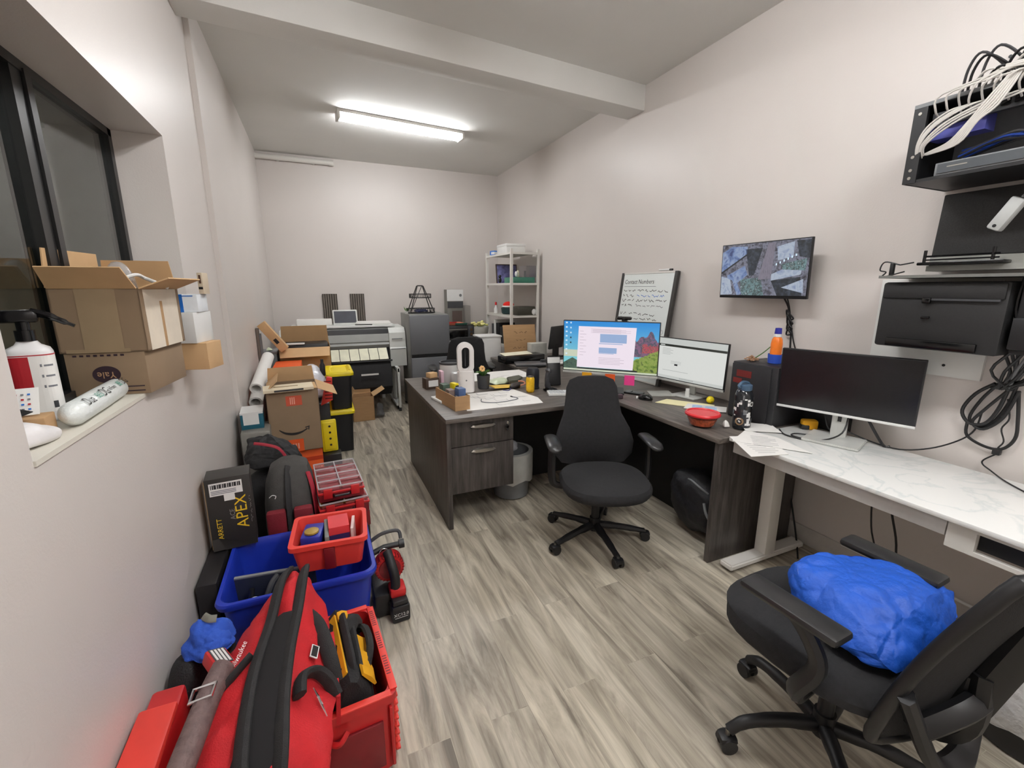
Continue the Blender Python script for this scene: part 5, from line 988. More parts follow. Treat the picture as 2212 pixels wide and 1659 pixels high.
# shipping box with printed smile on an orange carton
closed('cardboard_box', 'orange carton beneath the shipping box with the curved arrow', (-.21, 3.50, 0), 4, .30, .30, .395, ORANGE, lambda b: b.box(-.15, .15, -.1512, -.15, .30, .33, mat('red_orange', (200, 60, 20), .6)))
def smile(b):
    M = FR(.36, .0005) @ Matrix.Translation((0, 0, 0))
    pts = [(-.105, .17), (-.07, .143), (-.02, .131), (.03, .138), (.072, .160)]; P = cr([(x, y, 0) for x, y in pts], 6)
    for i in range(len(P)-1):
        a, c = P[i], P[i+1]; t0 = .003+.006*sin(pi*min(i/(len(P)-1)*1.2, 1)*.9); d = (c-a).normalized(); q = Vector((-d.y, d.x, 0))*t0
        b.add([a-q, c-q, c+q, a+q], [(0, 1, 2, 3)], INK, False, M)
    for p_ in ([(.058, .173), (.088, .180), (.083, .150), (.076, .152), (.079, .170), (.060, .166)],): b.prism(p_, .0004, INK, M)
    b.box(-.045, .055, .335, .405, 0, .0006, mat('brick_tape', (196, 84, 58), .5), M=M); b.box(-.06, .04, .0, .09, 0, .0006, mat('orange_tape', (224, 92, 44), .4), M=M)
    for k in range(3): b.box(-.02+.012*k, -.014+.012*k, .345, .395, .0006, .0009, mat('pale_tape_mark', (230, 170, 150), .5), M=M); b.box(-.03+.016*k, -.022+.016*k, .02, .06, .0006, .0009, mat('pale_tape_mark', (0, 0, 0)), M=M)
    for k in range(2): b.box(-.14, .10-.06*k, .425+.012*k, .430+.012*k, 0, .0006, mat('faded_ink', (0, 0, 0)), M=M)
T = carton('shipping_box', 'tall kraft shipping box printed with a black curved arrow and open flaps', (-.215, 3.50, .3955), 3, .325, .36, .445, CARDD, (('b', .11, 82), ('r', .14, 205), ('f', .10, 14), ('l', .10, 40)), extra=smile)
b = MB(RT(-.22, 3.37, .848, 6, 6)).box(-.165, .145, -.08, .04, 0, .018, mat('cream_label_box', (226, 212, 184), .6)).box(-.1, .08, -.0808, -.08, .003, .015, DGREY).box(-.10, .05, -.02, -.01, .018, .019, mat('tan_slot', (120, 96, 50), .7))
solo('flat_parcel', b, 'flat cream parcel lying across the open shipping box', 'parcel', loc=(-.22, 3.37, .85))
# totes with yellow lids
BT = mat('black_tote_plastic', (20, 21, 25), .5)
def tote(name, label, x0, x1, y0, y1, z0, z1, lid=True):
    T = Thing(name, label, 'tote', ((x0+x1)/2, (y0+y1)/2, z0)); b = MB()
    def rr_(x0, x1, y0, y1, z, r=.03):
        o = []
        for cx, cy, a0 in ((x1-r, y1-r, 0), (x0+r, y1-r, 90), (x0+r, y0+r, 180), (x1-r, y0+r, 270)):
            for k in range(5): a = R(a0+22.5*k); o.append((cx+r*cos(a), cy+r*sin(a), z))
        return o
    d = .02; b.loft([rr_(x0+d, x1-d, y0+d, y1-d, z0), rr_(x0+d*.3, x1-d*.3, y0+d*.3, y1-d*.3, z1-.03), rr_(x0, x1, y0, y1, z1-.03), rr_(x0, x1, y0, y1, z1)], BT); T.add('body', b, world=True)
    if lid:
        l = MB(); l.loft([rr_(x0-.012, x1+.012, y0-.012, y1+.012, z1-.012), rr_(x0-.014, x1+.014, y0-.014, y1+.014, z1+.012), rr_(x0-.004, x1+.004, y0-.004, y1+.004, z1+.028), rr_(x0+.03, x1-.03, y0+.03, y1-.03, z1+.028), rr_(x0+.04, x1-.04, y0+.04, y1-.04, z1+.016)], YEL)
        for k in range(4): l.box(x1-.028-.0, x1-.012, y0+.06+.09*k, y0+.10+.09*k, z1+.028, z1+.034, mat('yellow_shade', (214, 186, 20), .5))
        T.add('lid', l, world=True)
    return T
tote('storage_tote', 'lower black tote with a yellow lid beside the aisle', -.155, .235, 4.28, 4.70, 0, .385)
tote('storage_tote', 'upper black tote with a yellow lid stacked beside the aisle', .03, .25, 4.30, 4.70, .414, .745)
solo('black_box', MB().box(-.07, .085, 3.70, 3.82, 0, .20, BLACK, .006), 'small black box on the floor under the upright yellow lid', 'box')
b = MB(); M = RT(.012, 3.77, .2025, 4, -4)
b.box(-.065, .055, .0, .022, .0, .27, YEL, .012, M=M).box(-.05, .04, -.010, .0, .02, .25, YEL, .008, M=M)
for k in range(4): b.cyl(M @ Vector((.0, -.0125, .06+.052*k)), M @ Vector((.0, -.0095, .06+.052*k)), .009, INK)
solo('tote_lid', b, 'yellow tote lid standing on edge behind the shipping box', 'lid')
carton('cardboard_box', 'small open kraft carton on the floor in front of the printer', (.40, 5.36, 0), 2, .24, .22, .29, CARD, (('b', .12, 95), ('r', .15, 150), ('l', .1, 70)))
clutter('plastic_bag', [(.53, 5.3, .005), (.66, 5.3, .005), (.66, 5.42, .005), (.55, 5.4, .005), (.56, 5.33, .25), (.62, 5.38, .22)], mat('dark_clear_bag', (120, 120, 124), .2, bump=.7, bscale=30, alpha=.6), 'dark crinkled plastic bag right of the small carton', 'bag', 9, .015)
solo('wall_carton', MB(RT(-.46, 3.33, .62, 4)).box(-.065, .065, -.1, .1, 0, .11, TEAL, .002).box(-.05, .04, -.1008, -.1, .03, .1, WHITE).box(-.066, .066, -.101, .101, .10, .112, WHITE), 'white and teal carton on the grey box by the left wall', 'box', loc=(-.46, 3.33, .62))
solo('plastic_box', MB(RT(-.44, 3.27, .0, 4)).box(-.085, .085, -.13, .13, 0, .62, mat('grey_translucent', (128, 126, 120), .35, var=.12, scale=20), .008), 'tall grey translucent box by the left wall', 'box')

# ------------------------------------------------ bags and organizers along the left wall
GF = mat('charcoal_nylon', (62, 60, 58), .8, var=.1, scale=30, bump=.25, bscale=250)
b = MB(); b.crumple([(-.49, 2.74, .505), (-.15, 2.74, .505), (-.14, 2.96, .505), (-.48, 3.0, .505), (-.43, 2.76, .60), (-.28, 2.80, .66), (-.17, 2.86, .60), (-.34, 2.93, .70), (-.45, 2.95, .66), (-.16, 2.72, .54)], mat('black_drawstring_fabric', (28, 28, 30), .75, var=.15, bump=.5, bscale=25), 5, .020, 6, 3)
solo('duffel_bag', MB().blob([(-.52, 2.70, .003), (-.12, 2.72, .003), (-.12, 2.98, .003), (-.52, 3.0, .003), (-.52, 2.70, .46), (-.13, 2.72, .46), (-.13, 2.98, .46), (-.52, 3.0, .46), (-.3, 2.85, .50)], mat('black_drawstring_fabric', (0, 0, 0)), 3, .006, 8, 5), 'upright black duffel behind the charcoal tool backpack', 'bag')
solo('drawstring_bag', b, 'crumpled black bag with a red strap on top of the charcoal tool backpack', 'bag', loc=(-.35, 2.85, .55))
solo('strap', MB().tube([(-.39, 2.735, .675), (-.33, 2.73, .66), (-.27, 2.73, .63), (-.235, 2.725, .57)], .009, mat('crimson_webbing', (150, 24, 44), .7), flat=.4), 'crimson webbing strap lying across the crumpled black bag', 'strap')
T = Thing('tool_backpack', 'charcoal and dark red tool backpack standing behind the blue tote', 'backpack', (-.22, 2.50, 0))
def bp_ring(z, s_, yo, n=28): return [(-.215+.125*s_*math.copysign(abs(cos(2*pi*k/n))**.7, cos(2*pi*k/n)), 2.50+yo+.15*s_*math.copysign(abs(sin(2*pi*k/n))**.7, sin(2*pi*k/n)), z) for k in range(n)]
T.add('body', MB().loft([bp_ring(z, s_, yo) for z, s_, yo in ((0, .9, -.0), (.02, 1, 0), (.30, 1.02, 0), (.42, 1.0, .02), (.52, .92, .05), (.58, .75, .08), (.605, .4, .10), (.608, .05, .1))], GF), world=True)
T.add('strap', MB().tube([(-.215, 2.345, .02), (-.215, 2.338, .3), (-.215, 2.352, .43), (-.215, 2.41, .53), (-.215, 2.50, .60)], .018, BLKF, flat=.35), world=True)
for s_ in (-1, 1): T.add('pocket', MB().box(-.215+s_*.062-.044, -.215+s_*.062+.044, 2.315, 2.37, .24, .43, mat('dark_red_nylon', (120, 20, 34), .75, var=.12, bump=.3, bscale=200), .014), world=True)
T.add('badge', MB().tube([(-.30, 2.355, .50), (-.285, 2.352, .512), (-.27, 2.352, .505), (-.275, 2.35, .492)], .002, WHITE, 5), world=True)
T.add('side_trim', MB().tube([(-.095, 2.38, .02), (-.092, 2.38, .35), (-.10, 2.42, .48), (-.12, 2.48, .56)], .014, mat('crimson_webbing', (0, 0, 0)), flat=.5), world=True)
ORG = glass_mat('organizer_clear_lid', (.92, .80, .82, 1), 1.5)
def organizer(label, x, y, z, rz, w_, d_, h_, full=True):
    T = Thing('parts_organizer', label, 'organizer', (x, y, z), rz)
    T.add('base', MB().box(-w_/2, w_/2, -d_/2, d_/2, 0, h_-.02, DRED, .006).box(-w_/2-.004, w_/2+.004, -d_/2-.004, d_/2+.004, h_-.034, h_-.022, RED, .003))
    bins = MB()
    for i in range(2):
        for j in range(4): bins.box(-w_/2+.012+i*(w_/2-.006), -.006+i*(w_/2-.004), -d_/2+.012+j*(d_-.02)/4, -d_/2+(j+1)*(d_-.02)/4, h_-.022, h_-.012, mat('dusty_rose_bin', (176, 96, 104), .4, var=.2, scale=30), .003)
    T.add('bin', bins)
    ld = MB().box(-w_/2, w_/2, -d_/2, d_/2, h_-.012, h_, ORG, .004)
    for j in range(5): ld.box(-w_/2+.005, w_/2-.005, -d_/2+j*(d_-.006)/4, -d_/2+.006+j*(d_-.006)/4, h_, h_+.006, FROST)
    for i in range(3): ld.box(-w_/2+i*(w_-.006)/2, -w_/2+.006+i*(w_-.006)/2, -d_/2+.004, d_/2-.004, h_, h_+.006, FROST)
    T.add('lid', ld)
    for s_ in (-1, 1): T.add('latch', MB().box(s_*w_*.3-.022, s_*w_*.3+.022, -d_/2-.012, -d_/2-.002, h_-.055, h_-.002, RED, .004))
    T.add('handle', MB().tube([(-.04, -d_/2-.004, h_*.45), (-.035, -d_/2-.02, h_*.45), (.035, -d_/2-.02, h_*.45), (.04, -d_/2-.004, h_*.45)], .006, BLACK, smooth=0))
organizer('upper red parts organizer with a clear compartment lid', .025, 2.52, .435, 4, .225, .37, .075)
organizer('lower red parts organizer beneath the clear-lidded one', .030, 2.50, .345, 6, .245, .36, .082)
T = Thing('toolbox', 'black and dark red modular toolbox under the parts organizers', 'toolbox', (.03, 2.50, 0), 5); T.add('body', MB().box(-.12, .125, -.17, .18, 0, .30, BLACK, .012).box(-.124, .129, -.172, .182, .25, .343, DRED, .008)); T.add('latch', MB().box(-.06, -.02, -.182, -.17, .22, .29, RED, .004).box(.03, .07, -.182, -.17, .22, .29, RED, .004))

# blue tote with things
T = Thing('storage_tote', 'open blue plastic tote in the middle of the pile by the left wall', 'tote', (-.16, 2.03, 0))
def rrect(x0, x1, y0, y1, z, r=.05, n=6):
    o = []
    for cx, cy, a0 in ((x1-r, y1-r, 0), (x0+r, y1-r, 90), (x0+r, y0+r, 180), (x1-r, y0+r, 270)):
        for k in range(n): a = R(a0+90*k/(n-1)); o.append((cx+r*cos(a), cy+r*sin(a), z))
    return o
bx0, bx1, by0, by1, bz = -.46, .145, 1.77, 2.27, .345
b = MB(); b.loft([rrect(bx0+i, bx1-i, by0+i, by1-i, z) for i, z in ((.055, 0), (.03, .20), (.02, bz-.03), (.004, bz-.028), (0, bz-.01), (.004, bz), (.018, bz), (.024, bz-.012), (.028, bz-.04), (.062, .012))], BLUE, True)
T.add('body', b, world=True)
T = Thing('divider_panel', 'dark grey sheet standing inside the open blue tote', 'panel', (-.28, 2.0, .02)); T.add('sheet', MB(RT(-.26, 1.99, .014, -6, 8)).box(-.15, .16, -.006, .006, 0, .33, mat('slate_sheet', (46, 50, 62), .5)).box(-.15, .16, -.0065, .0065, .325, .332, GREYP), world=True)
solo('hand_tools', MB().tube([(-.33, 1.86, .16), (-.28, 1.90, .30), (-.25, 1.93, .33)], .012, DGREY).tube([(-.28, 1.85, .16), (-.22, 1.88, .31)], .010, mat('teal_grip', (40, 120, 120), .5), smooth=0).tube([(-.36, 1.88, .16), (-.35, 1.92, .30)], .011, BLACK, smooth=0).sph((-.33, 1.835, .30), (.018, .018, .012), WHITE).blob([(-.38, 1.84, .03), (-.15, 1.84, .03), (-.15, 1.95, .03), (-.38, 1.95, .03), (-.3, 1.88, .2), (-.2, 1.9, .2)], BLACK, 2, .01, 10), 'dark hand tools jumbled in the near part of the open blue tote', 'tools', kind='stuff')
# red bin on the tote
T = Thing('parts_bin', 'coral red open parts bin resting on the blue tote', 'bin', (-.03, 1.98, bz), -4)
rx_, ry_, rh = .158, .14, .135
b = MB(); b.loft([rrect(-rx_+i, rx_-i, -ry_+i, ry_-i, z, .025) for i, z in ((.03, 0), (.012, rh-.022), (0, rh-.02), (0, rh), (.018, rh), (.022, rh-.02), (.036, .008))], CORAL); T.add('body', b)
T.add('center_band', MB().box(-.022, .022, -ry_-.0, -ry_+.02, .012, rh-.024, DRED, .004, M=Matrix.Translation((0, -.001, 0))))
tb = Matrix.Translation((-.03, 1.98, bz)) @ Matrix.Rotation(R(-4), 4, 'Z')
solo('carton_in_bin', MB(tb @ RT(.035, .02, .010, 5)).box(-.042, .042, -.055, .06, 0, .135, mat('pack_navy', (40, 40, 96), .5)).box(-.043, .043, -.0555, .061, .10, .136, mat('pack_red', (214, 60, 66), .5)), 'red and navy carton standing in the coral parts bin', 'box')
T = Thing('tool_case', 'blue cased tool with a yellow knob in the coral parts bin', 'tool', (-.12, 2.0, .36)); T.add('case', MB(tb @ RT(-.075, .02, .010, -6)).box(-.04, .045, -.07, .06, 0, .115, mat('cobalt_case', (40, 48, 150), .4), .01), world=True); T.add('knob', MB(tb).lathe([(.018, .126), (.03, .128), (.03, .136), (.012, .14), (.001, .14)], mat('brass_yellow', (170, 140, 60), .4), (-.075, -.01, 0), 16), world=True)
solo('black_bar', MB(tb).box(-.12, .0, -.105, -.08, .012, .11, BLACK, .004), 'black bar along the near side of the coral parts bin', 'bar')
solo('spirit_level', MB(tb @ RT(-.015, 0, .010, 4)).box(-.009, .009, -.08, .09, 0, .12, mat('level_grey', (120, 124, 120), .4, var=.2), .003), 'short grey level standing on edge between the tool case and the red carton', 'level')
solo('white_packet', MB(tb @ RT(.095, .02, .010, -3)).box(-.006, .006, -.05, .07, 0, .115, mat('rose_white', (226, 200, 196), .5)), 'thin pale packet against the right side of the coral parts bin', 'packet')
# leaf green lump near backpack foot
clutter('cable_pouch', [(-.16, 2.30, .35), (-.08, 2.29, .35), (-.10, 2.34, .36), (-.15, 2.33, .41), (-.10, 2.31, .40)], mat('olive_black', (44, 50, 42), .6), 'small olive black pouch between the tool backpack and the coral bin', 'pouch', 5, .008, 2)
# detector box
T = Thing('product_box', 'tall black product box with yellow lettering standing against the left wall', 'box', (-.445, 2.27, .347), 6, rx=-2)
PBK = mat('product_black_print', (44, 41, 38), .5, var=.06)
T.add('carton', MB().box(-.088, .088, -.065, .075, 0, .345, PBK, .002)); T.add('side_panel', MB().box(-.0905, -.088, -.062, .073, .01, .335, mat('kraft_side', (170, 138, 96), .8)).prism([(-.088, .06), (-.06, .06), (-.04, .0), (.088, .0), (.088, .002), (-.088, .002)], .001, mat('charcoal_shade', (60, 57, 54), .5), FR(.130)))
M = frame((0, -.0656, .17), (0, 0, 1), (-1, 0, 0)); YI = mat('yellow_lettering', (236, 196, 40), .5); L_ = MB()
L_.text('APEX', .068, YI, M @ Matrix.Translation((-.0, -.042, 0))); L_.text('ACE', .028, mat('grey_lettering', (150, 146, 140), .5), M @ Matrix.Translation((-.005, -.005, 0))); L_.text('GARRETT', .028, YI, M @ Matrix.Translation((-.075, .05, 0)))
L_.scribble(-.06, .07, -.078, .008, mat('grey_lettering', (0, 0, 0)), M, 5, .0014)
T.add('lettering', L_)
lb = MB().box(-.072, .055, -.0662, -.0656, .265, .325, PAPER).box(-.02, .022, -.0664, -.0656, .235, .265, PAPER)
for k in range(18): lb.box(-.066+.0064*k, -.063+.0064*k+.0015*(k % 3), -.0668, -.0662, .298, .318, INK)
for k in range(3): lb.box(-.066, .03, -.0668, -.0662, .272+.007*k, .275+.007*k, INKG)
T.add('shipping_label', lb)
solo('wall_crate', MB().box(-.55, -.475, 1.95, 2.36, 0, .343, mat('near_black_case', (26, 24, 26), .5), .006), 'narrow black case wedged between the blue tote and the left wall', 'case')

# cordless tool at the aisle
T = Thing('cordless_tool', 'red and black cordless power tool with battery standing by the blue tote', 'power tool', (.235, 1.95, 0))
T.add('battery', MB(RT(.238, 1.885, 0, 4)).box(-.042, .042, -.05, .055, 0.0, .085, BLACK, .010).box(-.036, .036, -.045, .05, .085, .11, BLACK, .008), world=True)
M = frame((.240, 1.8335, .045), (1, .07, 0), (0, 0, 1)); T.add('battery_lettering', MB().text('XC12.0', .022, WHITE, M).box(-.03, .03, -.016, -.014, 0, .0004, WHITE, M=M), world=True)
T.add('motor_housing', MB().box(.20, .275, 1.87, 1.96, .105, .15, RED, .014).box(.13, .22, 1.90, 2.10, .0, .12, BLACK, .015), world=True)
dk = MB(); dk.cyl((.215, 1.955, .215), (.215, 2.02, .215), .066, RED, n=32).cyl((.215, 1.948, .215), (.215, 1.956, .215), .05, DRED, n=32)
for k in range(26): a = 2*pi*k/26; dk.box(-.002, .002, -.03, .002, .058, .069, DRED, M=Matrix.Translation((.215, 1.985, .215)) @ Matrix.Rotation(a, 4, 'Y'))
T.add('fan_guard', dk, world=True)
T.add('grip', MB().tube([(.225, 1.90, .12), (.23, 1.90, .19), (.22, 1.92, .25), (.21, 1.98, .29)], .021, mat('rubber_black', (30, 29, 30), .6), 12, flat=1.1), world=True)
T.add('top_bar', MB().tube([(.14, 2.0, .285), (.20, 2.01, .30), (.275, 2.01, .30)], .014, BLACK, 10, smooth=0).cyl((.27, 2.01, .30), (.295, 2.01, .30), .022, BLACK).tube([(.14, 2.06, .315), (.20, 2.06, .345), (.275, 2.06, .345), (.285, 2.04, .31)], .009, DGREY, 8).tube([(.14, 2.06, .27), (.14, 2.06, .315)], .009, DGREY, smooth=0), world=True)
T.add('ring', MB().tube([(.195+.022*cos(a), 1.985, .285+.022*sin(a)) for a in [2*pi*k/12 for k in range(12)]], .0035, CHROME, 6, closed=True, smooth=2), world=True)

# red crate with yellow bag
T = Thing('crate', 'red plastic open crate on the floor at the near end of the pile', 'crate', (-.02, 1.42, 0), 4.0)
cx0, cx1, cy0, cy1, cz = -.12, .135, -.235, .215, .285
b = MB(); b.loft([rrect(cx0+i, cx1-i, cy0+i, cy1-i, z, .03) for i, z in ((.012, 0), (.008, cz-.03), (0, cz-.028), (0, cz), (.022, cz), (.024, cz-.03), (.026, .01))], RED); T.add('body', b)
rm = MB().box(cx1-.022, cx1+.002, cy0+.02, cy1-.02, cz, cz+.006, CORAL, .002).box(cx0+.02, cx1-.02, cy1-.022, cy1+.001, cz, cz+.006, CORAL, .002).box(cx0+.02, cx1-.02, cy0-.001, cy0+.022, cz, cz+.006, CORAL, .002)
for q in (.03, .15, .27):
    for k in range(8): rm.box(cx1-.018, cx1-.004, cy0+q+.05+.011*k, cy0+q+.055+.011*k, cz+.0055, cz+.0066, DRED)
T.add('rim', rm)
rb = MB()
for k in range(8): rb.box(cx1-.012, cx1+.004, cy0+.03, cy1-.03, .03+.03*k, .04+.03*k, CORAL, .003)
rb.box(cx0+.03, cx1-.05, cy0-.001, cy0+.01, .03, .2, DRED, .003).box(cx1-.03, cx1-.02, cy0-.004, cy0+.01, .02, cz-.04, RED, .003)
T.add('rib', rb); T.add('latch', MB().box(cx0+.015, cx0+.04, cy0-.018, cy0+.0, cz-.07, cz+.004, BLACK, .006).tube([(cx0+.05, cy0-.003, cz-.08), (cx0+.075, cy0-.02, cz-.075), (cx0+.10, cy0-.003, cz-.06)], .008, RED, 6))
T = Thing('tool_bag', 'yellow and black open-mouth tool bag sitting inside the red crate', 'bag', (-.02, 1.42, .012), 5)
BB = mat('black_bag_nylon', (26, 25, 27), .8, var=.15, bump=.35, bscale=180)
def prof(y, sc):   # closed outline across the bag: left foot, left slope, ridge, right slope
    return [(-.066*sc, y, .0), (-.068*sc, y, .16), (-.062*sc, y, .25), (-.034*sc, y, .315), (.0, y, .335), (.034*sc, y, .325), (.070*sc, y, .27), (.078*sc, y, .16), (.076*sc, y, .0)]
ys = ((-.19, .55), (-.175, .85), (-.12, 1), (0, 1.02), (.10, 1), (.15, .85), (.165, .55))
b = MB(); b.loft([prof(y, k) for y, k in ys], BB); T.add('body', b)
def strip(i0, i1, y0, y1, m, off, wob=0):
    b = MB(); rows = []
    for k in range(9):
        y = y0+(y1-y0)*k/8; P = prof(y, 1.02); w2 = wob*sin(k*2.1)
        A = Vector(P[i0]); B = Vector(P[i1]); n = Vector((B.z-A.z, 0, -(B.x-A.x))).normalized()*-off
        if n.z < 0: n = -n
        rows.append([A+n*.2, A+n+Vector((0, 0, w2)), (A+B)/2+n*1.5+Vector((w2, 0, 0)), B+n-Vector((0, 0, w2)), B+n*.2])
    b.loft(rows, m, True); return b
T.add('side_panel', strip(2, 4, -.15, .13, YELF, .008, .004)); T.add('side_panel', strip(1, 2, -.12, .10, YELF, .008, .01))
T.add('side_panel', strip(5, 6, -.17, .03, YELF, .010, .012)); T.add('end_tab', strip(4, 5, .09, .135, YELF, .012, .002))
zp = MB(); zp.tube([(.014, -.18, .24), (.016, -.12, .335), (.016, .0, .35), (.016, .10, .345), (.014, .15, .29)], .009, BLKF, flat=1.8).tube([(.036, -.18, .23), (.036, -.12, .32), (.038, .0, .335), (.038, .10, .33), (.034, .15, .28)], .009, BLKF, flat=1.8)
T.add('zipper_edge', zp)
T.add('handle', MB().tube([(.06, -.10, .27), (.085, -.05, .315), (.085, .04, .315), (.065, .09, .28)], .013, BLKF)); T.add('handle', MB().tube([(.03, .03, .33), (.05, .06, .345), (.07, .10, .30), (.06, .13, .24)], .016, BLKF, flat=1.6))
M = frame((-.0705, -.02, .235), (0, -.98, .1), (.16, 0, 1)); T.add('lettering', MB().text('DEWALT', .036, INK, frame((-.058, -.02, .295), (0, -1, 0), (.45, 0, 1)), ext=.004))

# ------------------------------------------------ large red tool bag in the foreground
T = Thing('tool_bag', 'large open red nylon tool bag with black zipper edges in the foreground', 'bag', (-.22, 1.25, 0))
sec = [  # y, z offset for ridge, left-bottom, left-mid, ridge-left, ridge-right, right-shoulder, right-mid, right-bottom (x,z)
 (1.62, [(-.33, .05), (-.34, .25), (-.27, .40), (-.165, .515), (-.135, .505), (-.105, .42), (-.12, .30), (-.16, .06)]),
 (1.50, [(-.40, .02), (-.42, .24), (-.32, .40), (-.18, .555), (-.135, .55), (-.058, .43), (-.10, .33), (-.17, .02)]),
 (1.38, [(-.43, .01), (-.44, .26), (-.34, .40), (-.205, .505), (-.15, .52), (-.062, .41), (-.085, .33), (-.16, .01)]),
 (1.25, [(-.44, .00), (-.45, .27), (-.36, .41), (-.235, .475), (-.17, .49), (-.062, .385), (-.07, .33), (-.15, .00)]),
 (1.12, [(-.44, .00), (-.44, .26), (-.36, .40), (-.245, .455), (-.18, .465), (-.062, .385), (-.065, .33), (-.145, .00)]),
 (1.00, [(-.42, .01), (-.42, .24), (-.34, .38), (-.245, .43), (-.18, .44), (-.075, .365), (-.08, .28), (-.15, .01)]),
 (.94, [(-.38, .04), (-.38, .20), (-.32, .32), (-.24, .37), (-.19, .375), (-.11, .31), (-.11, .22), (-.18, .04)])]
rings = []
for y, ps in sec:
    P = cr([(x, y, z) for x, z in ps], 8, True); rings.append([p+Vector((0, .014*noise.noise(p*9), .010*noise.noise(p*14))) for p in P])
# resample along y
nr = []
for i in range(len(rings)-1):
    a0, a1, a2, a3 = rings[max(i-1, 0)], rings[i], rings[i+1], rings[min(i+2, len(rings)-1)]
    for s_ in range(8):
        t = s_/8; row = []
        for p0, p1, p2, p3 in zip(a0, a1, a2, a3):
            p = .5*((2*p1)+(p2-p0)*t+(2*p0-5*p1+4*p2-p3)*t*t+(3*p1-p0-3*p2+p3)*t**3); dv, _ = noise.voronoi(p*9+Vector((1, 4, 2))); row.append(p+Vector((.012*noise.noise(p*16), 0, .010*noise.noise(p*22+Vector((3, 3, 3)))+.022*(min(dv[1]-dv[0], .5)-.25))))
        nr.append(row)
nr.append(rings[-1]); T.add('body', MB().loft(nr, REDF), world=True)
def along(idx, dz=.006, dx=0): return [Vector((ps[idx][0]+dx, y, ps[idx][1]+dz)) for y, ps in sec]
T.add('zipper_edge', MB().tube(along(3, .010, -.010), .025, BLKF, 8, flat=.5), world=True)
T.add('zipper_edge', MB().tube(along(4, .014, .012), .025, BLKF, 8, flat=.5), world=True)
op = MB(); rows = []
for k, (y, ps) in enumerate(sec[2:]):
    A = Vector((ps[3][0], y, ps[3][1])); B = Vector((ps[4][0], y, ps[4][1])); w2 = [.0, .0, .01, .035, .04][k]
    rows.append([A+Vector((-w2, 0, .018-w2*.5)), (A+B)/2+Vector((0, 0, .026)), B+Vector((w2*.6, 0, .018-w2*.5)), (A+B)/2+Vector((0, 0, -.03))])
op.loft(rows, mat('black_lining', (20, 18, 20), .9)); T.add('lining', op, world=True)
T.add('base_panel', MB().loft([rrect(-.46, -.125, .96, 1.55, 0, .05), rrect(-.465, -.12, .955, 1.56, .05, .05), rrect(-.45, -.13, .965, 1.55, .07, .05)], mat('grey_bag_base', (70, 66, 60), .7)), world=True)
pk = MB(); 
pk.panel([(-.052, 1.40, .30), (-.052, 1.18, .26), (-.045, 1.18, .36), (-.052, 1.40, .405)][::-1], .012, REDF)
T.add('pocket', pk, world=True)
T.add('handle', MB().tube([(-.125, 1.43, .485), (-.085, 1.39, .455), (-.06, 1.30, .43), (-.05, 1.26, .40), (-.045, 1.24, .36)], .022, BLKF, 8, flat=.35), world=True)
T.add('handle', MB().tube([(-.13, 1.12, .465), (-.125, 1.17, .475), (-.09, 1.20, .45), (-.06, 1.19, .415), (-.045, 1.17, .38)], .024, BLKF, 8, flat=.5), world=True)
def onface(x, y, z): return frame((x, y, z), (.55, -.6, -.55), (.35, .75, .5))
lt = MB(); Mq = frame((-.088, 1.13, .4215), (.8, -.05, -.6), (.1, 1, .1)); lt.prism([(-.02, .03), (.0, .01), (-.006, .008), (.03, -.04), (.008, -.012), (.014, -.010), (-.012, .02)], .003, WHITE, Mq); T.add('emblem', lt, world=True); lt = MB()
Mq = frame((-.096, 1.28, .450), (.8, -.1, -.6), (.1, 1, .1)); lt.box(-.012, .012, -.022, .022, .0, .003, WHITE, M=Mq).box(-.009, .009, -.019, .019, .003, .0035, INK, M=Mq)
T.add('patch', lt, world=True)
M = frame((-.31, 1.36, .440), (.25, .9, .15), (-.8, .2, .5)); T.add('lettering', MB().text('Milwaukee', .022, WHITE, M, ext=.012), world=True)
T.add('side_strap', MB().tube([(-.40, 1.20, .37), (-.36, 1.22, .42), (-.31, 1.26, .458), (-.26, 1.30, .485)], .016, BLKF, 8, flat=.45), world=True)
# left of the bag: tool cases against the wall
T = Thing('rolled_mat', 'long brown-grey padded tool roll with a chrome buckle between the bag and the wall', 'tool roll', (-.42, 1.2, .3))
SR = mat('brown_grey_padding', (104, 84, 82), .6, var=.25, scale=40, bump=.5, bscale=90)
T.add('roll', MB().tube([(-.335, 1.31, .462), (-.352, 1.22, .462), (-.365, 1.12, .458), (-.385, 1.0, .44), (-.395, .92, .43)], .026, SR, 12, flat=1.2), world=True)
T.add('buckle', MB().tube([(-.385, 1.225, .487), (-.335, 1.225, .492), (-.338, 1.185, .490), (-.388, 1.185, .485)], .005, CHROME, 8, closed=True, smooth=1), world=True)
T = Thing('tool_case', 'coral red tool case lying against the left wall beneath the tool roll', 'case', (-.48, 1.2, 0)); T.add('body', MB().box(-.545, -.46, .92, 1.42, 0, .36, RED, .012), world=True); T.add('lid', MB().box(-.548, -.457, .915, 1.33, .36, .385, CORAL, .008), world=True)
b = MB(); b.blob([(-.55, 1.45, .0), (-.46, 1.43, 0), (-.46, 1.68, 0), (-.55, 1.70, 0), (-.55, 1.45, .32), (-.44, 1.46, .36), (-.43, 1.60, .33), (-.54, 1.62, .35), (-.48, 1.52, .38)], BB, 3, .012, 9, 4)
solo('tool_bag', b, 'small black bag between the red bag and the left wall under the blue cloth', 'bag')
solo('belt', MB().tube([(-.52, 1.54, .44), (-.55, 1.46, .40), (-.552, 1.40, .30), (-.55, 1.38, .2)], .012, mat('black_leather', (24, 22, 22), .4), flat=.5), 'black belt loop hanging beside the left wall', 'belt') if False else None
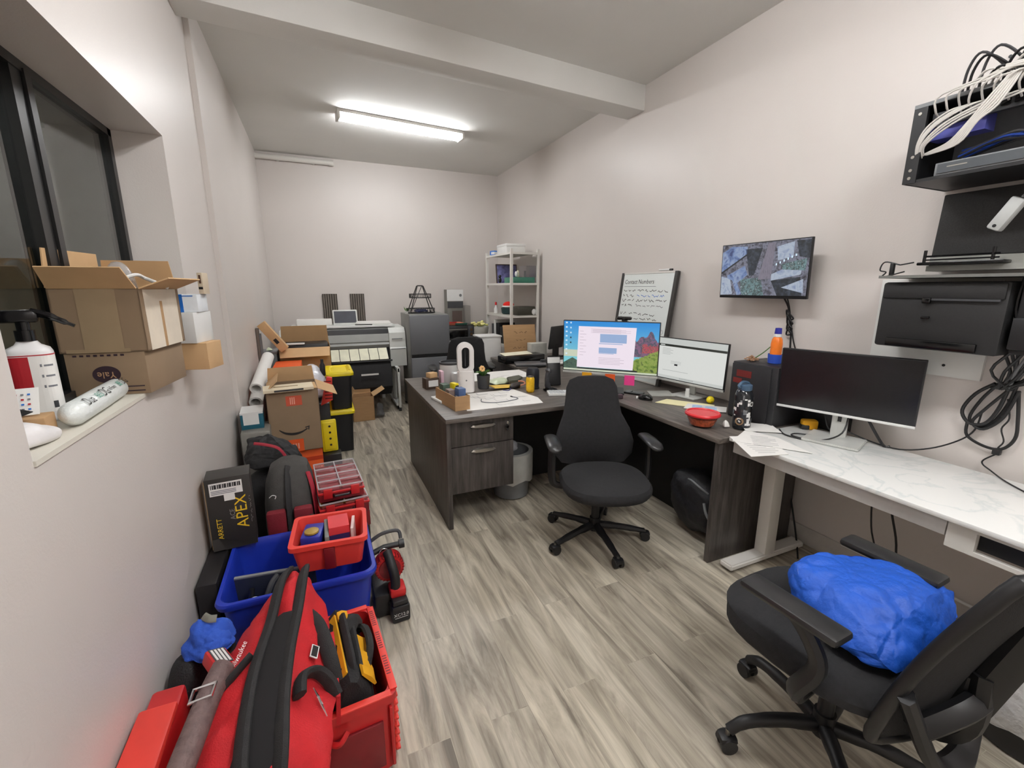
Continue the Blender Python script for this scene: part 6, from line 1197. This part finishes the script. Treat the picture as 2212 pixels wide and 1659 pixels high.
b = MB(); b.crumple([(-.52, 1.50, .34), (-.38, 1.46, .36), (-.33, 1.54, .35), (-.35, 1.66, .34), (-.50, 1.70, .37), (-.47, 1.63, .44), (-.40, 1.58, .43), (-.37, 1.53, .41), (-.45, 1.53, .42)], mat('blue_cloth', (40, 84, 186), .8, var=.12, scale=12, bump=.6, bscale=40), 4, .014, 12, 6)
b.tube([(-.44, 1.60, .445), (-.42, 1.58, .443), (-.40, 1.58, .438)], .012, mat('grey_tag', (120, 120, 110), .7), flat=.3)
solo('cloth', b, 'crumpled blue cloth bag on top of the black bag at the left wall', 'cloth')
T = Thing('battery_charger', 'red and white labelled block between the red bag and the black bag', 'tool', (-.375, 1.42, .38)); M = RT(-.375, 1.40, .39, 28, 0, 22)
T.add('body', MB(M).box(-.03, .03, -.045, .045, 0, .04, RED, .008), world=True); lb = MB(M).box(-.022, .022, -.04, .04, .04, .0415, DGREY)
for k in range(4): lb.box(-.018+.010*k, -.012+.010*k, -.035, .035, .0415, .0422, WHITE)
T.add('label', lb, world=True)

# ------------------------------------------------ window sill
Z0 = wz0+.0125
T = Thing('spray_bottle', 'white spray bottle with a black trigger head and red label on the window sill', 'bottle', (-.695, 1.545, Z0), 15); T.root.scale = (.92, .92, .92)
T.add('bottle', MB().loft([rring(0, 0, z, .048*s_, .036*s_, 28, 3) for z, s_ in ((0, .93), (.006, 1), (.20, 1), (.212, .9), (.222, .55), (.232, .42))], mat('bottle_white', (232, 230, 230), .35, var=.02)))
def wrap(b, a0, a1, z0_, z1_, m, off=.0006, n=10, z1b=None):
    pts = rring(0, 0, 0, .048+off, .036+off, 144, 3)
    for k in range(n):
        u0 = int((a0+(a1-a0)*k/n)*.4) % 144; u1 = int((a0+(a1-a0)*(k+1)/n)*.4) % 144; p, q = pts[u0], pts[u1]
        zz0 = z0_; t0 = z1_+((z1b if z1b is not None else z1_)-z1_)*k/n; t1 = z1_+((z1b if z1b is not None else z1_)-z1_)*(k+1)/n
        b.quad([(p[0], p[1], zz0), (q[0], q[1], zz0), (q[0], q[1], t1), (p[0], p[1], t0)], m)
lb = MB(); wrap(lb, 185, 400, .03, .195, PAPER, .0005, 20); wrap(lb, 190, 272, .10, .190, mat('label_crimson', (176, 34, 44), .4), .001, 10); wrap(lb, 195, 265, .085, .1, mat('label_maroon', (100, 20, 30), .4), .0012, 8); wrap(lb, 185, 400, .192, .195, mat('label_crimson', (0, 0, 0)), .0011, 20)
for k in range(3): wrap(lb, 285, 292, .16-.03*k, .168-.03*k, INKG, .001, 2); wrap(lb, 295, 330, .161-.03*k, .166-.03*k, INKG, .001, 4)
wrap(lb, 300, 318, .04, .06, DGREY, .001, 3)
T.add('label', lb)
hd = MB(); hd.cyl((0, 0, .232), (0, 0, .262), .021, BLACKG, n=20).cyl((0, 0, .262), (0, 0, .285), .015, BLACKG).box(-.06, .035, -.014, .014, .283, .318, BLACKG, .010).cyl((-.06, 0, .304), (-.072, 0, .304), .009, BLACKG)
T.add('sprayer', hd); T.add('trigger', MB().tube([(.02, 0, .312), (.05, -.006, .302), (.08, -.012, .285), (.105, -.016, .27)], [.009, .009, .007, .004], BLACKG, 8, flat=1.4))
solo('kraft_block', MB(RT(-.66, 1.385, Z0+.0, 8)).box(-.05, .045, -.035, .035, 0, .048, CARD, .003), 'small kraft block behind the white envelope on the window sill', 'block')
b = MB(RT(-.655, 1.40, Z0+.052, -8, 12)); b.box(-.04, .04, -.05, .03, 0, .004, PAPER).box(-.04, .04, -.052, -.05, -.0, .05, PAPER)
b = MB(); b.panel([(-.70, 1.37, 1.235), (-.63, 1.385, 1.235), (-.635, 1.415, 1.295), (-.705, 1.40, 1.295)][::-1], .002, PAPER)
M = frame((-.652, 1.4095, 1.28), (1, .2, 0), (.0, .38, .92))
for i in range(5):
    for j in range(4): b.box(-.026+.011*i, -.021+.011*i, -.02+.012*j, -.016+.012*j, .0022, .0026, [INKG, BLUEP, mat('label_crimson', (0, 0, 0))][(i+j) % 3], M=frame((-.668, 1.3915, 1.264), (1, .2, 0), (.0, .42, .90)))
solo('calendar_card', b, 'white card printed with small rows of numbers leaning against the spray bottle', 'card')
b = MB(); b.blob([(-.725, 1.19, Z0+.001), (-.575, 1.19, Z0+.001), (-.568, 1.36, Z0+.001), (-.60, 1.40, Z0+.001), (-.68, 1.33, Z0+.001), (-.70, 1.22, Z0+.06), (-.64, 1.28, Z0+.07), (-.59, 1.22, Z0+.045), (-.60, 1.36, Z0+.04)], mat('white_bubble_film', (226, 222, 222), .4, bump=.3, bscale=30), 3, .006, 10, 3)
M = frame((-.635, 1.33, Z0+.068), (.8, -.5, -.1), (.4, .8, .2))
for k in range(9): b.box(-.02+.004*k, -.018+.004*k+.001*(k % 2), -.01, .012, 0, .002, INK, M=M)
solo('padded_mailer', b, 'crumpled white padded mailer with a barcode at the near end of the window sill', 'mailer')
T = Thing('sealant_tube', 'white foil sealant sausage with green and black print lying on the window sill', 'sealant', (-.60, 1.62, Z0)); p0, p1 = Vector((-.592, 1.42, Z0+.033)), Vector((-.615, 1.80, Z0+.032)); d = (p1-p0).normalized(); xx = Vector((0, 0, 1)).cross(d).normalized(); M = frame(p0, xx, d.cross(xx)); Ln = (p1-p0).length
FOIL = mat('white_foil', (228, 232, 230), .3, var=.05, bump=.3, bscale=60)
T.add('body', MB().lathe([(.002, -.012), (.012, -.008), (.024, .006), (.030, .02), (.031, .2), (.030, Ln-.02), (.022, Ln-.005), (.01, Ln+.004), (.001, Ln+.006)], FOIL, M=M, n=28), world=True)
tx = MB(); 
for t_, sz, u, m_ in (('Dua', .034, .07, INK), ('865', .026, .14, mat('print_teal', (20, 130, 110), .4)), ('DG', .036, .185, INK), ('InFoam', .018, .245, INK), ('88', .026, .31, mat('print_teal', (0, 0, 0))), ('DG', .03, .355, INK)):
    tx.text(t_, sz, m_, frame(p0+d*u+Vector((.0225, 0, .0225)), d, Vector((-1, 0, 1))), ext=.001)
T.add('lettering', tx, world=True)
def yl(b):
    M = FR(.31, .0006) @ Matrix.Translation((-.005, .07, 0)); MV = mat('print_plum', (52, 34, 44), .6)
    b.prism([(.038*cos(2*pi*k/28), .028*sin(2*pi*k/28)) for k in range(28)], .0005, MV, M); b.text('Yale', .030, mat('print_tan', (190, 150, 112), .7), M @ Matrix.Rotation(pi, 4, 'Z') @ Matrix.Translation((0, .001, 0)), ext=.0009)
    for z in (-.045, -.060): b.box(.03, .098, z, z+.004, 0, .0005, MV, M=M)
    for k in range(8): b.box(-.08+.018*k, -.07+.018*k, .060, .066, 0, .0005, MV, M=M)
closed('cardboard_box', 'kraft carton with an upside-down dark oval logo on the window sill', (-.628, 1.985, Z0), -6, .215, .31, .142, CARDD, yl)
def tp(b): b.box(-.05, .055, -.1592, -.159, .0, .205, TAPE).box(-.10, .07, -.1594, -.1592, .0, .012, TAPE).box(.1178, .1187, -.13, .13, 0, .2, mat('side_labels', (226, 214, 196), .6)).box(.1187, .1191, -.02, .0, .0, .16, CARD)
T = carton('cardboard_box', 'open kraft carton with raised flaps stacked on the carton with the oval logo', (-.625, 1.985, Z0+.1425), -6, .235, .315, .205, CARDD, (('f', .085, 132), ('b', .10, 84), ('l', .12, 88), ('r', .09, 158)), extra=tp)
b = MB(); b.blob([(-.70, 1.98, 1.44), (-.56, 1.96, 1.44), (-.56, 2.12, 1.44), (-.70, 2.12, 1.44), (-.66, 2.0, 1.57), (-.62, 2.06, 1.60), (-.645, 2.04, 1.645), (-.59, 2.04, 1.55)], mat('clear_film', (200, 204, 208), .12, alpha=.42, bump=.6, bscale=40), 4, .016, 10, 7, smooth=1)
solo('plastic_bag', b, 'clear crinkled plastic bag bulging out of the open carton on the sill', 'bag')
solo('cable', MB().tube([(-.66, 1.96, 1.545), (-.60, 1.94, 1.56), (-.57, 1.98, 1.575), (-.56, 2.03, 1.565), (-.52, 2.0, 1.548), (-.49, 2.01, 1.53)], .006, WHITE), 'white cable looping over the edge of the open carton on the sill', 'cable')
closed('small_carton', 'small kraft carton poking out past the window opening, lowest of three', (-.565, 2.36, Z0), -14, .27, .13, .115, CARDI, None, cat='box')
closed('small_carton', 'plain white carton in the middle of the small stack at the window corner', (-.565, 2.36, Z0+.1155), -14, .21, .15, .13, WHITE, None)
def bw(b):
    M = FR(.10, .0006); b.box(.02, .05, .0, .075, 0, .0005, BLUEP, M=M).box(-.04, .0, .02, .055, 0, .0005, INKG, M=M).box(-.085, -.055, .05, .056, 0, .0005, INK, M=M).box(-.085, -.06, .03, .034, 0, .0005, INK, M=M).box(-.09, .09, .066, .07, 0, .0005, BLUEP, M=M)
closed('small_carton', 'white carton with a blue stripe and barcode, topmost of the small stack', (-.56, 2.36, Z0+.246), -10, .21, .10, .075, mat('carton_white_blue', (226, 230, 234), .5), bw)
b = MB(RT(-.455, 2.36, Z0+.3215, -10)).box(-.002, .018, -.03, .03, 0, .09, mat('beige_clip', (206, 190, 166), .6), .002).box(.0, .016, -.031, -.0295, .02, .03, BLACK).box(.004, .012, -.031, -.0295, .045, .08, mat('brown_slot', (90, 60, 44), .6))
solo('bracket', b, 'small beige bracket standing on top of the white and blue carton', 'bracket')
for o in [o for o in bpy.data.objects if o.type == 'EMPTY' and not o.children]: print('EMPTY WITHOUT CHILDREN', o.name)
